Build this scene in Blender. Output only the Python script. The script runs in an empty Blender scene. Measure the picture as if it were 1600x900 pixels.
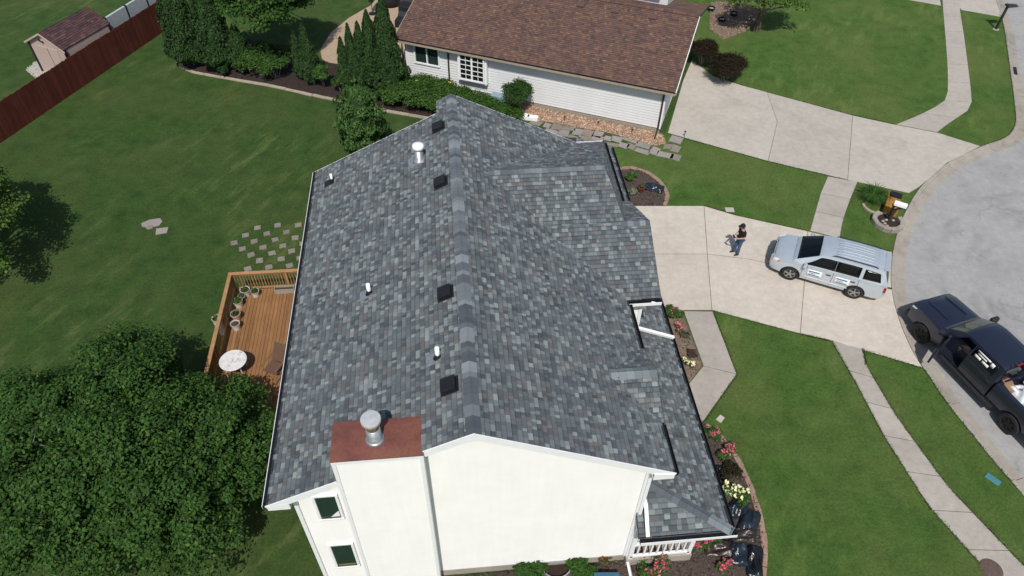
import bpy, bmesh, math, random
import numpy as np
from mathutils import Vector, Matrix

random.seed(7)
RNG = np.random.default_rng(11)
scene = bpy.context.scene
COL = scene.collection

# ---------------------------------------------------------------- camera
cam_data = bpy.data.cameras.new('camera')
cam = bpy.data.objects.new('camera', cam_data)
COL.objects.link(cam)
cam_data.sensor_width = 36.0
cam_data.lens = 25.76
cam_data.clip_end = 2000
PITCH, YAW, ROLL = math.radians(46.27), math.radians(6.08), math.radians(1.01)
_f = Vector((math.sin(YAW)*math.cos(PITCH), math.cos(YAW)*math.cos(PITCH), -math.sin(PITCH)))
_r = Vector((math.cos(YAW), -math.sin(YAW), 0))
_u = _r.cross(_f)
_R = math.cos(ROLL)*_r + math.sin(ROLL)*_u
_U = -math.sin(ROLL)*_r + math.cos(ROLL)*_u
_m = Matrix((_R, _U, -_f)).transposed().to_4x4()
_m.translation = Vector((-0.158, -9.160, 22.94))
cam.matrix_world = _m
scene.camera = cam

# ---------------------------------------------------------------- sky, sun, exposure
SUN_DIR = Vector((-0.13, -1.0, 1.45)).normalized()      # towards the sun
world = bpy.data.worlds.new('World'); scene.world = world; world.use_nodes = True
wn = world.node_tree.nodes; wl = world.node_tree.links
sky = wn.new('ShaderNodeTexSky'); sky.sky_type = 'NISHITA'; sky.sun_disc = False
sky.sun_elevation = math.asin(SUN_DIR.z)
sky.sun_rotation = math.atan2(SUN_DIR.x, SUN_DIR.y)
sky.air_density = 1.2; sky.dust_density = 1.5
wl.new(sky.outputs[0], wn['Background'].inputs[0]); wn['Background'].inputs[1].default_value = 0.088
sun_data = bpy.data.lights.new('sun', 'SUN'); sun = bpy.data.objects.new('sun', sun_data)
COL.objects.link(sun)
sun_data.energy = 3.8; sun_data.angle = math.radians(0.53); sun_data.color = (1.0, 0.955, 0.89)
sun.location = (0, -30, 60)
sun.rotation_euler = SUN_DIR.to_track_quat('Z', 'Y').to_euler()
scene.view_settings.view_transform = 'Standard'
scene.view_settings.look = 'None'
scene.view_settings.exposure = 0.1
scene.view_settings.gamma = 1.0

# ---------------------------------------------------------------- materials
def new_mat(name):
    m = bpy.data.materials.new(name); m.use_nodes = True
    nt = m.node_tree; return m, nt, nt.nodes, nt.links, nt.nodes['Principled BSDF']
def coords(n, l, scale=1.0, obj=False):
    t = n.new('ShaderNodeTexCoord')
    mp = n.new('ShaderNodeMapping'); mp.inputs['Scale'].default_value = (scale,)*3 if not isinstance(scale, tuple) else scale
    if obj: l.new(t.outputs['Object'], mp.inputs['Vector'])
    else:
        g = n.new('ShaderNodeNewGeometry'); l.new(g.outputs['Position'], mp.inputs['Vector'])
    return mp.outputs[0]
def noise(n, l, v, scale, detail=4, rough=0.6):
    t = n.new('ShaderNodeTexNoise'); t.inputs['Scale'].default_value = scale
    t.inputs['Detail'].default_value = detail; t.inputs['Roughness'].default_value = rough
    l.new(v, t.inputs['Vector']); return t.outputs['Fac']
def ramp(n, l, fac, stops):
    r = n.new('ShaderNodeValToRGB'); e = r.color_ramp.elements
    while len(e) < len(stops): e.new(0.5)
    for i, (p, c) in enumerate(stops):
        e[i].position = p; e[i].color = (c[0], c[1], c[2], 1) if not isinstance(c, (int, float)) else (c, c, c, 1)
    l.new(fac, r.inputs[0]); return r.outputs[0]
def mix(n, l, fac, a, b, mode='MIX'):
    m = n.new('ShaderNodeMix'); m.data_type = 'RGBA'; m.blend_type = mode
    if isinstance(fac, (int, float)): m.inputs[0].default_value = fac
    else: l.new(fac, m.inputs[0])
    for s, i in ((a, 6), (b, 7)):
        if isinstance(s, tuple): m.inputs[i].default_value = (s[0], s[1], s[2], 1)
        else: l.new(s, m.inputs[i])
    return m.outputs[2]
def bump(n, l, b, h, strength=0.4, dist=0.02):
    x = n.new('ShaderNodeBump'); x.inputs['Strength'].default_value = strength; x.inputs['Distance'].default_value = dist
    l.new(h, x.inputs['Height']); l.new(x.outputs[0], b.inputs['Normal'])
def plain(name, col, rough=0.6, metal=0.0, var=0.12, vscale=6.0, bmp=0.0, bscale=60.0, spec=0.4, coat=0.0):
    m, nt, n, l, b = new_mat(name)
    v = coords(n, l)
    f = noise(n, l, v, vscale)
    lo = tuple(c*(1-var) for c in col); hi = tuple(min(1, c*(1+var)) for c in col)
    l.new(ramp(n, l, f, [(0.3, lo), (0.7, hi)]), b.inputs['Base Color'])
    b.inputs['Roughness'].default_value = rough; b.inputs['Metallic'].default_value = metal
    b.inputs['Specular IOR Level'].default_value = spec
    if coat: b.inputs['Coat Weight'].default_value = coat; b.inputs['Coat Roughness'].default_value = 0.06
    if bmp: bump(n, l, b, noise(n, l, v, bscale, 3), bmp, 0.01)
    return m
def attr_mat(name, rough=0.8, grain=0.15, gscale=90.0, bmp=0.25, spec=0.3, transl=0.0):
    """colour comes from the piece itself (colour attribute), with fine grain over it"""
    m, nt, n, l, b = new_mat(name)
    a = n.new('ShaderNodeAttribute'); a.attribute_name = 'Col'
    v = coords(n, l)
    g = noise(n, l, v, gscale, 3, 0.7)
    gr = ramp(n, l, g, [(0.25, 1-grain), (0.75, 1+grain)])
    c = mix(n, l, 1.0, a.outputs['Color'], gr, 'MULTIPLY')
    l.new(c, b.inputs['Base Color']); b.inputs['Roughness'].default_value = rough
    b.inputs['Specular IOR Level'].default_value = spec
    if bmp: bump(n, l, b, g, bmp, 0.01)
    if transl:
        t = n.new('ShaderNodeBsdfTranslucent'); l.new(c, t.inputs['Color'])
        ms = n.new('ShaderNodeMixShader'); ms.inputs[0].default_value = transl
        l.new(b.outputs[0], ms.inputs[1]); l.new(t.outputs[0], ms.inputs[2])
        l.new(ms.outputs[0], n['Material Output'].inputs[0])
    return m
def grass_mat(name, dark, mid, dry, dry_amt=0.5, stripe=0.0):
    m, nt, n, l, b = new_mat(name)
    v = coords(n, l)
    big = noise(n, l, v, 0.22, 4, 0.6); medn = noise(n, l, v, 1.3, 5, 0.65); fine = noise(n, l, v, 9.0, 5, 0.75); tiny = noise(n, l, v, 42.0, 3, 0.8)
    c = ramp(n, l, medn, [(0.30, dark), (0.52, mid), (0.75, tuple(x*1.25 for x in mid))])
    d = n.new('ShaderNodeMath'); d.operation = 'MULTIPLY'; l.new(ramp(n, l, big, [(0.42, 0.0), (0.68, 1.0)]), d.inputs[0]); d.inputs[1].default_value = dry_amt
    c = mix(n, l, d.outputs[0], c, dry)
    # long thin wisps of paler grass
    mr = n.new('ShaderNodeMapping'); mr.inputs['Rotation'].default_value = (0, 0, math.radians(-58)); l.new(v, mr.inputs['Vector'])
    mp = n.new('ShaderNodeMapping'); mp.inputs['Scale'].default_value = (0.42, 1.35, 1.0); l.new(mr.outputs[0], mp.inputs['Vector'])
    w = noise(n, l, mp.outputs[0], 1.1, 6, 0.62)
    wsp = n.new('ShaderNodeMath'); wsp.operation = 'MULTIPLY'; l.new(ramp(n, l, noise(n, l, v, 0.16, 3, .5), [(0.46, 0.0), (0.6, 1.0)]), wsp.inputs[0]); wsp.inputs[1].default_value = stripe
    ws = n.new('ShaderNodeMath'); ws.operation = 'MULTIPLY'; l.new(ramp(n, l, w, [(0.5, 0.0), (0.68, 1.0)]), ws.inputs[0]); l.new(wsp.outputs[0], ws.inputs[1])
    c = mix(n, l, ws.outputs[0], c, tuple(x*1.45 for x in dry))
    c = mix(n, l, 1.0, c, ramp(n, l, fine, [(0.25, 0.62), (0.75, 1.38)]), 'MULTIPLY')
    c = mix(n, l, 1.0, c, ramp(n, l, tiny, [(0.25, 0.5), (0.75, 1.5)]), 'MULTIPLY')
    l.new(c, b.inputs['Base Color']); b.inputs['Roughness'].default_value = 0.9; b.inputs['Specular IOR Level'].default_value = 0.15
    h = n.new('ShaderNodeMath'); h.operation = 'ADD'; l.new(fine, h.inputs[0]); l.new(tiny, h.inputs[1])
    bump(n, l, b, h.outputs[0], 0.9, 0.05)
    return m
def concrete_mat(name, col, stain=0.35, crack=0.0, rings=None):
    m, nt, n, l, b = new_mat(name)
    v = coords(n, l)
    oi = n.new('ShaderNodeObjectInfo')
    big = noise(n, l, v, 0.45, 5, 0.65); medn = noise(n, l, v, 3.0, 5, 0.7); fine = noise(n, l, v, 38.0, 4, 0.75)
    lo = tuple(c*(1-stain) for c in col)
    c = ramp(n, l, big, [(0.25, lo), (0.52, col), (0.8, tuple(min(1, x*1.06) for x in col))])
    c = mix(n, l, 1.0, c, ramp(n, l, medn, [(0.25, 0.84), (0.7, 1.07)]), 'MULTIPLY')
    c = mix(n, l, 1.0, c, ramp(n, l, fine, [(0.2, 0.86), (0.8, 1.12)]), 'MULTIPLY')
    c = mix(n, l, 1.0, c, ramp(n, l, oi.outputs['Random'], [(0.0, 0.93), (1.0, 1.05)]), 'MULTIPLY')
    if crack:
        vo = n.new('ShaderNodeTexVoronoi'); vo.feature = 'DISTANCE_TO_EDGE'; vo.inputs['Scale'].default_value = 0.22
        dn = n.new('ShaderNodeTexNoise'); dn.inputs['Scale'].default_value = 1.2; dn.inputs['Detail'].default_value = 6; l.new(v, dn.inputs['Vector'])
        ad = n.new('ShaderNodeMix'); ad.data_type = 'RGBA'; ad.blend_type = 'LINEAR_LIGHT'; ad.inputs[0].default_value = 0.6
        l.new(v, ad.inputs[6]); l.new(dn.outputs['Color'], ad.inputs[7]); l.new(ad.outputs[2], vo.inputs['Vector'])
        k = ramp(n, l, vo.outputs['Distance'], [(0.0, 0.52), (0.006, 0.62), (0.013, 1.0)])
        brk = ramp(n, l, noise(n, l, v, 0.35, 2), [(0.5, 0.0), (0.6, crack)])
        kk = mix(n, l, brk, (1, 1, 1), k)
        c = mix(n, l, 1.0, c, kk, 'MULTIPLY')
    if rings:      # rubber left by tyres turning round the cul-de-sac
        (rx, ry), rads = rings
        sb = n.new('ShaderNodeVectorMath'); sb.operation = 'DISTANCE'; sb.inputs[1].default_value = (rx, ry, -0.118); wob = n.new('ShaderNodeMath'); wob.operation = 'MULTIPLY_ADD'; wob.inputs[1].default_value = 1.6; l.new(big, wob.inputs[0])
        l.new(v, sb.inputs[0]); l.new(sb.outputs['Value'], wob.inputs[2])
        for rr in rads:
            d = n.new('ShaderNodeMath'); d.operation = 'SUBTRACT'; l.new(wob.outputs[0], d.inputs[0]); d.inputs[1].default_value = rr+.8
            a = n.new('ShaderNodeMath'); a.operation = 'ABSOLUTE'; l.new(d.outputs[0], a.inputs[0])
            k = ramp(n, l, a.outputs[0], [(0.0, 0.80), (0.12, 0.86), (0.30, 1.0)])
            msk = ramp(n, l, noise(n, l, v, 0.3, 3), [(0.42, 0.0), (0.6, 1.0)])
            c = mix(n, l, 1.0, c, mix(n, l, msk, (1, 1, 1), k), 'MULTIPLY')
    l.new(c, b.inputs['Base Color']); b.inputs['Roughness'].default_value = 0.85; b.inputs['Specular IOR Level'].default_value = 0.25
    bump(n, l, b, fine, 0.25, 0.006)
    return m
def siding_mat(name, col, pitch=0.1, dirt=0.08):
    m, nt, n, l, b = new_mat(name)
    v = coords(n, l)
    f = noise(n, l, v, 0.8, 5, 0.7); s = noise(n, l, coords(n, l, (7.0, 7.0, 0.5)), 1.0, 4)
    c = ramp(n, l, f, [(0.3, tuple(x*(1-dirt) for x in col)), (0.62, col)])
    c = mix(n, l, 0.12, c, ramp(n, l, s, [(0.35, tuple(x*0.8 for x in col)), (0.65, col)]))
    l.new(c, b.inputs['Base Color']); b.inputs['Roughness'].default_value = 0.5; b.inputs['Specular IOR Level'].default_value = 0.3
    return m
def wood_mat(name, col, scale=(1.2, 14.0, 14.0), var=0.25):
    m, nt, n, l, b = new_mat(name)
    v = coords(n, l, scale); oi = n.new('ShaderNodeObjectInfo')
    f = noise(n, l, v, 1.0, 6, 0.7); p = noise(n, l, coords(n, l), 1.1, 3)
    c = ramp(n, l, f, [(0.25, tuple(x*(1-var) for x in col)), (0.7, tuple(min(1, x*(1+var*.6)) for x in col))])
    c = mix(n, l, 1.0, c, ramp(n, l, oi.outputs['Random'], [(0.0, 0.78), (1.0, 1.18)]), 'MULTIPLY')
    c = mix(n, l, 1.0, c, ramp(n, l, p, [(0.3, 0.85), (0.7, 1.1)]), 'MULTIPLY')
    l.new(c, b.inputs['Base Color']); b.inputs['Roughness'].default_value = 0.75; b.inputs['Specular IOR Level'].default_value = 0.25
    bump(n, l, b, f, 0.3, 0.004)
    return m
def glass_mat(name, tint=(0.02, 0.03, 0.03), rough=0.04):
    m, nt, n, l, b = new_mat(name)
    b.inputs['Base Color'].default_value = (*tint, 1); b.inputs['Roughness'].default_value = rough
    b.inputs['Specular IOR Level'].default_value = 0.75; b.inputs['Coat Weight'].default_value = 0.3; b.inputs['Coat Roughness'].default_value = 0.02
    return m
def rust_mat(name):
    m, nt, n, l, b = new_mat(name)
    v = coords(n, l)
    f = noise(n, l, v, 2.2, 6, 0.7); g = noise(n, l, v, 14.0, 5, 0.75)
    c = ramp(n, l, f, [(0.28, (0.095, 0.034, 0.026)), (0.46, (0.155, 0.050, 0.037)), (0.62, (0.18, 0.070, 0.042)), (0.78, (0.105, 0.055, 0.038))])
    c = mix(n, l, 1.0, c, ramp(n, l, g, [(0.25, 0.75), (0.75, 1.2)]), 'MULTIPLY')
    l.new(c, b.inputs['Base Color']); b.inputs['Roughness'].default_value = 0.7
    bump(n, l, b, g, 0.3, 0.006)
    return m

M = {}
M['lawn'] = grass_mat('lawn_grass_dimmed', (0.024, 0.056, 0.013), (0.040, 0.082, 0.018), (0.078, 0.098, 0.031), 0.62, 0.85)  # back grass: the dimmer light on this side is put into its colour
M['front_lawn'] = grass_mat('front_lawn_grass_lit', (0.042, 0.090, 0.017), (0.065, 0.126, 0.025), (0.124, 0.152, 0.046), 0.62, 0.45)  # same grass in a lighter colour, standing in for the brighter front side
M['soil'] = plain('soil', (0.05, 0.035, 0.025), 0.95, var=0.4, vscale=12, bmp=0.6, bscale=40)
M['mulch'] = plain('mulch', (0.062, 0.046, 0.038), 0.95, var=0.55, vscale=26, bmp=0.9, bscale=45)
M['mulch_dark'] = plain('mulch_dark', (0.028, 0.018, 0.015), 0.95, var=0.5, vscale=22, bmp=0.9, bscale=40)
M['mulch_tan'] = plain('mulch_tan', (0.17, 0.12, 0.09), 0.95, var=0.45, vscale=26, bmp=0.9, bscale=45)
M['drive'] = concrete_mat('driveway_concrete', (0.505, 0.455, 0.395), 0.15, 0.10)
M['drive2'] = concrete_mat('weathered_driveway_concrete', (0.415, 0.38, 0.335), 0.16, 0.2)
M['walk'] = concrete_mat('sidewalk_concrete', (0.385, 0.35, 0.31), 0.2, 0.0)
M['street'] = concrete_mat('street_concrete', (0.325, 0.32, 0.316), 0.2, 0.4, ((29.0, 9.0), (6.4, 7.0, 8.3)))
M['kerb'] = concrete_mat('kerb_concrete', (0.33, 0.30, 0.26), 0.42, 0.0)
M['joint'] = plain('joint_filler', (0.10, 0.085, 0.07), 0.95, var=0.3)
M['shingle'] = attr_mat('asphalt_shingle', 0.9, 0.28, 150.0, 0.35, 0.2)
M['underlay'] = plain('roof_underlay', (0.035, 0.038, 0.042), 0.95)
M['siding'] = siding_mat('cream_siding', (0.83, 0.825, 0.795), dirt=0.06)
M['siding_white'] = siding_mat('white_siding', (0.68, 0.69, 0.70))
M['trim'] = plain('white_trim', (0.80, 0.81, 0.81), 0.4, var=0.04)
M['foundation'] = concrete_mat('foundation_concrete', (0.36, 0.32, 0.27), 0.25)
M['gutter'] = plain('black_gutter', (0.012, 0.013, 0.016), 0.35, var=0.2)
M['gutter_brown'] = plain('brown_gutter', (0.03, 0.022, 0.018), 0.4, var=0.2)
M['rust'] = rust_mat('rusted_sheet_metal')
M['galv'] = plain('galvanised_metal', (0.46, 0.47, 0.48), 0.38, 0.75, var=0.2, vscale=9)
M['galv_white'] = plain('dull_grey_metal', (0.52, 0.53, 0.54), 0.5, 0.3, var=0.1, vscale=9)
M['pvc'] = plain('white_pvc', (0.82, 0.82, 0.80), 0.35, var=0.04)
M['black'] = plain('black_plastic', (0.012, 0.012, 0.014), 0.45, var=0.25)
M['rubber'] = plain('tyre_rubber', (0.016, 0.016, 0.017), 0.85, var=0.25, bmp=0.2)
M['deck'] = wood_mat('stained_deck_wood', (0.25, 0.125, 0.052), (14.0, 1.2, 14.0))
M['deck_rail'] = wood_mat('stained_rail_wood', (0.33, 0.185, 0.085), (5.0, 5.0, 5.0))
M['fence'] = wood_mat('red_stained_fence', (0.105, 0.026, 0.016), (12.0, 12.0, 1.2), 0.35)
M['shed_wall'] = siding_mat('shed_beige_panel', (0.47, 0.36, 0.32))
M['gravel'] = plain('pale_gravel', (0.36, 0.34, 0.31), 0.95, var=0.35, vscale=30, bmp=0.9, bscale=40)
M['paver'] = concrete_mat('paver_concrete', (0.225, 0.20, 0.17), 0.3)
M['paver_dark'] = concrete_mat('slate_paver', (0.265, 0.24, 0.225), 0.3)
M['edging'] = concrete_mat('edging_concrete', (0.36, 0.30, 0.24), 0.25)
M['edging_pink'] = plain('pinkish_edging', (0.27, 0.18, 0.135), 0.9, var=0.3, bmp=0.4)
M['glass'] = glass_mat('window_glass', (0.018, 0.035, 0.032))
M['glass_dark'] = glass_mat('dark_glass', (0.008, 0.009, 0.011))
M['bark'] = plain('bark', (0.09, 0.07, 0.055), 0.95, var=0.4, vscale=14, bmp=0.8, bscale=30)
M['bark_pale'] = plain('pale_bark', (0.20, 0.17, 0.145), 0.95, var=0.3, vscale=14, bmp=0.6, bscale=30)
M['leaf'] = attr_mat('leaf', 0.7, 0.12, 30.0, 0.0, 0.16, 0.36)
M['needle'] = attr_mat('evergreen_spray', 0.7, 0.2, 30.0, 0.0, 0.25, 0.15)
M['petal'] = attr_mat('petal', 0.6, 0.1, 30.0, 0.0, 0.3, 0.25)
M['bits'] = attr_mat('loose_bits', 0.95, 0.2, 60.0, 0.2, 0.2)

# ---------------------------------------------------------------- mesh helpers
class MB:
    def __init__(self): self.v = []; self.f = []; self.c = []; self.col = None
    def add(self, vs, fs, col=None):
        o = len(self.v); self.v += [tuple(p) for p in vs]
        for f in fs: self.f.append(tuple(i+o for i in f)); self.c.append(col or self.col or (0.5, 0.5, 0.5))
        return self
    def box(self, c, s, rz=0.0, col=None, mat=None):
        x, y, z = s[0]/2, s[1]/2, s[2]/2
        vs = [Vector((a*x, b*y, d*z)) for d in (-1, 1) for b in (-1, 1) for a in (-1, 1)]
        R3 = mat if mat is not None else Matrix.Rotation(rz, 3, 'Z')
        vs = [R3 @ p + Vector(c) for p in vs]
        return self.add(vs, [(0, 2, 3, 1), (4, 5, 7, 6), (0, 1, 5, 4), (2, 6, 7, 3), (0, 4, 6, 2), (1, 3, 7, 5)], col)
    def beam(self, a, b, w, h, up=(0, 0, 1), col=None):
        a = Vector(a); b = Vector(b); d = b-a; L = d.length; d.normalize(); up = Vector(up)
        s = d.cross(up)
        if s.length < 1e-4: s = d.cross(Vector((1, 0, 0)))
        s.normalize(); u = s.cross(d)
        return self.box((a+b)/2, (L, w, h), col=col, mat=Matrix((d, s, u)).transposed())
    def prism(self, poly, z0, z1, col=None):
        n = len(poly); ar = sum(poly[i][0]*poly[(i+1) % n][1]-poly[(i+1) % n][0]*poly[i][1] for i in range(n))
        if ar < 0: poly = list(reversed(poly))
        vs = [(p[0], p[1], z0) for p in poly]+[(p[0], p[1], z1) for p in poly]
        fs = [tuple(range(n-1, -1, -1)), tuple(range(n, 2*n))]+[(i, (i+1) % n, (i+1) % n+n, i+n) for i in range(n)]
        return self.add(vs, fs, col)
    def poly3(self, pts, thick=0.0, nrm=None, col=None):
        """flat polygon in space, given thickness along -normal"""
        P = [Vector(p) for p in pts]; n = len(P)
        if nrm is None:
            nrm = Vector((0, 0, 0))
            for i in range(n): nrm += P[i].cross(P[(i+1) % n])
            nrm.normalize()
        Q = [p - nrm*thick for p in P]
        return self.add(P+Q, [tuple(range(n)), tuple(range(2*n-1, n-1, -1))]+[(i, i+n, (i+1) % n+n, (i+1) % n) for i in range(n)], col)
    def tube(self, pts, r, n=8, col=None, cap=True):
        P = [Vector(p) for p in pts]; rs = r if isinstance(r, (list, tuple)) else [r]*len(P)
        vs = []; prev = None
        for i, p in enumerate(P):
            d = (P[min(i+1, len(P)-1)]-P[max(i-1, 0)]).normalized()
            if prev is None:
                a = d.cross(Vector((0, 0, 1)));
                if a.length < 1e-3: a = d.cross(Vector((1, 0, 0)))
            else: a = prev - d*prev.dot(d)
            a.normalize(); prev = a; b = d.cross(a)
            vs += [p+rs[i]*(math.cos(t)*a+math.sin(t)*b) for t in [2*math.pi*k/n for k in range(n)]]
        fs = [(i*n+k, i*n+(k+1) % n, (i+1)*n+(k+1) % n, (i+1)*n+k) for i in range(len(P)-1) for k in range(n)]
        if cap: fs += [tuple(range(n-1, -1, -1)), tuple((len(P)-1)*n+k for k in range(n))]
        return self.add(vs, fs, col)
    def lathe(self, prof, c=(0, 0, 0), n=20, col=None, rx=1.0, ry=1.0, cap=True):
        vs = [(c[0]+rx*r*math.cos(2*math.pi*k/n), c[1]+ry*r*math.sin(2*math.pi*k/n), c[2]+z) for r, z in prof for k in range(n)]
        m = len(prof)
        fs = [(i*n+k, i*n+(k+1) % n, (i+1)*n+(k+1) % n, (i+1)*n+k) for i in range(m-1) for k in range(n)]
        if cap: fs += [tuple(range(n-1, -1, -1)), tuple((m-1)*n+k for k in range(n))]
        return self.add(vs, fs, col)
    def build(self, name, mat, parent=None, loc=None, rz=0.0, smooth=False, bevel=0.0, colors=False, world=True):
        me = bpy.data.meshes.new(name)
        off = Vector((0, 0, 0))
        if parent is not None and world:
            q = parent
            while q is not None: off += q.location; q = q.parent
        elif loc is not None and world: off = Vector(loc)
        me.from_pydata([(p[0]-off.x, p[1]-off.y, p[2]-off.z) for p in self.v], [], self.f)
        me.validate()
        if colors:
            at = me.color_attributes.new('Col', 'FLOAT_COLOR', 'CORNER')
            cnt = np.array([len(f) for f in self.f]); cc = np.ones((len(self.c), 4), np.float32); cc[:, :3] = np.array(self.c)
            if cnt.sum() == len(at.data): at.data.foreach_set('color', np.repeat(cc, cnt, axis=0).ravel())
        me.materials.append(M[mat] if isinstance(mat, str) else mat)
        if smooth: me.polygons.foreach_set('use_smooth', [True]*len(me.polygons))
        return place(name, me, parent, loc if parent is None or not world else None, rz, bevel)
def place(name, me, parent=None, loc=None, rz=0.0, bevel=0.0):
    o = bpy.data.objects.new(name, me); COL.objects.link(o)
    if parent is not None: o.parent = parent
    if loc is not None: o.location = loc
    o.rotation_euler = (0, 0, rz)
    if bevel:
        b = o.modifiers.new('bevel', 'BEVEL'); b.width = bevel; b.segments = 2; b.limit_method = 'ANGLE'
    return o
def tag(o, label=None, cat=None, group=None, kind=None):
    if label: o['label'] = label
    if cat: o['category'] = cat
    if group: o['group'] = group
    if kind: o['kind'] = kind
    return o
def thing(name, loc, label, cat, rz=0.0, group=None):
    o = bpy.data.objects.new(name, None); COL.objects.link(o); o.empty_display_size = 0.3
    o.location = loc; o.rotation_euler = (0, 0, rz)
    return tag(o, label, cat, group)
def dup(o, loc, rz=0.0, label=None, scale=None):
    c = o.copy(); COL.objects.link(c); c.location = loc; c.rotation_euler = (0, 0, rz)
    if scale: c.scale = scale
    if label: c['label'] = label
    for ch in list(o.children):
        d = ch.copy(); COL.objects.link(d); d.parent = c
        for g in list(ch.children):
            e = g.copy(); COL.objects.link(e); e.parent = d
    return c
def clip(poly, edges):
    """Sutherland-Hodgman: keep points where a*x+b*y<=c for every (a,b,c)"""
    for a, b, c in edges:
        out = []
        for i in range(len(poly)):
            p, q = poly[i], poly[(i+1) % len(poly)]
            dp, dq = a*p[0]+b*p[1]-c, a*q[0]+b*q[1]-c
            if dp <= 0: out.append(p)
            if dp*dq < 0:
                t = dp/(dp-dq); out.append(tuple(p[k]+t*(q[k]-p[k]) for k in range(len(p))))
        poly = out
        if len(poly) < 3: return []
    return poly
def area2(poly):
    return abs(sum(poly[i][0]*poly[(i+1) % len(poly)][1]-poly[(i+1) % len(poly)][0]*poly[i][1] for i in range(len(poly))))/2
def convex_edges(poly):
    n = len(poly); ar = sum(poly[i][0]*poly[(i+1) % n][1]-poly[(i+1) % n][0]*poly[i][1] for i in range(n))
    if ar < 0: poly = poly[::-1]
    es = []
    for i in range(n):
        (x0, y0), (x1, y1) = poly[i], poly[(i+1) % n]
        a, b = (y1-y0), -(x1-x0); es.append((a, b, a*x0+b*y0))
    return es
def smooth_curve(pts, step=0.35):
    out = []
    P = [Vector((p[0], p[1])) for p in pts]
    P = [2*P[0]-P[1]]+P+[2*P[-1]-P[-2]]
    for i in range(1, len(P)-2):
        a, b, c, d = P[i-1], P[i], P[i+1], P[i+2]
        k = max(1, int((c-b).length/step))
        for j in range(k):
            t = j/k
            out.append(0.5*((2*b)+(-a+c)*t+(2*a-5*b+4*c-d)*t*t+(-a+3*b-3*c+d)*t**3))
    out.append(P[-2]); return [(p.x, p.y) for p in out]
def offset_curve(pts, d):
    out = []
    for i, p in enumerate(pts):
        a = Vector(pts[max(i-1, 0)]); b = Vector(pts[min(i+1, len(pts)-1)]); t = (b-a).normalized()
        out.append((p[0]+t.y*d, p[1]-t.x*d))
    return out
def inset(poly, d):
    n = len(poly); ar = sum(poly[i][0]*poly[(i+1) % n][1]-poly[(i+1) % n][0]*poly[i][1] for i in range(n))
    if ar < 0: poly = poly[::-1]
    out = []
    for i in range(n):
        p0, p, p1 = Vector(poly[i-1]), Vector(poly[i]), Vector(poly[(i+1) % n])
        e0 = (p-p0).normalized(); e1 = (p1-p).normalized(); n0 = Vector((-e0.y, e0.x)); n1 = Vector((-e1.y, e1.x))
        m = n0+n1; k = m.dot(n0)
        out.append(tuple(p+m*(d/max(k, 0.3))))
    return out

# numpy leaf clouds --------------------------------------------------------------
def leaf_mesh(name, C, N, size, aspect=0.6, pal=((0.04, 0.09, 0.02),), jit=0.25, up=None, fold=True):
    """one diamond leaf (two folded triangles) for every centre C with normal N"""
    C = np.asarray(C, float); N = np.asarray(N, float); k = len(C)
    N = N/np.maximum(np.linalg.norm(N, axis=1, keepdims=True), 1e-6)
    t = RNG.normal(size=(k, 3)) if up is None else np.asarray(up)+RNG.normal(size=(k, 3))*0.35
    t = t-N*np.sum(t*N, axis=1, keepdims=True); t /= np.maximum(np.linalg.norm(t, axis=1, keepdims=True), 1e-6)
    b = np.cross(N, t)
    s = (np.asarray(size)*np.ones(k)*RNG.uniform(0.7, 1.3, k))[:, None]
    f = 0.18*s if fold else 0.0*s
    V = np.stack([C-t*s, C+b*s*aspect+N*f, C+t*s, C-b*s*aspect+N*f], axis=1).reshape(-1, 3)
    me = bpy.data.meshes.new(name)
    me.vertices.add(4*k); me.vertices.foreach_set('co', V.ravel())
    idx = np.arange(k)[:, None]*4
    F = np.concatenate([idx+np.array([[0, 1, 2]]), idx+np.array([[0, 2, 3]])], axis=1).reshape(-1)
    me.loops.add(6*k); me.loops.foreach_set('vertex_index', F.astype(np.int32))
    me.polygons.add(2*k); me.polygons.foreach_set('loop_start', np.arange(2*k, dtype=np.int32)*3)
    try: me.polygons.foreach_set('loop_total', np.full(2*k, 3, np.int32))
    except Exception: pass
    me.update(calc_edges=True)
    pal = np.array(pal); c = pal[RNG.integers(0, len(pal), k)]*RNG.uniform(1-jit, 1+jit, (k, 1))
    cc = np.ones((k, 4), np.float32); cc[:, :3] = c
    at = me.color_attributes.new('Col', 'FLOAT_COLOR', 'CORNER'); at.data.foreach_set('color', np.repeat(cc, 6, axis=0).ravel())
    return me
def clump_points(centres, radii, per, flat=0.75, shell=0.55):
    """leaves spread over many dome-shaped clumps"""
    Cs, Ns = [], []
    for c, r in zip(centres, radii):
        k = int(per*(0.7+0.6*random.random()))
        d = RNG.normal(size=(k, 3)); d /= np.linalg.norm(d, axis=1, keepdims=True)
        d[:, 2] = np.where(d[:, 2] < -0.25, -d[:, 2]*0.6, d[:, 2])
        rr = r*(shell+(1-shell)*RNG.random(k)**0.6)[:, None]*(0.75+0.5*RNG.random((k, 1)))
        p = d*rr; p[:, 2] *= flat
        Cs.append(p+np.array(c)); Ns.append(d*0.7+np.array([0, 0, 0.55])+RNG.normal(size=(k, 3))*0.4)
    return np.concatenate(Cs), np.concatenate(Ns)

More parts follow.
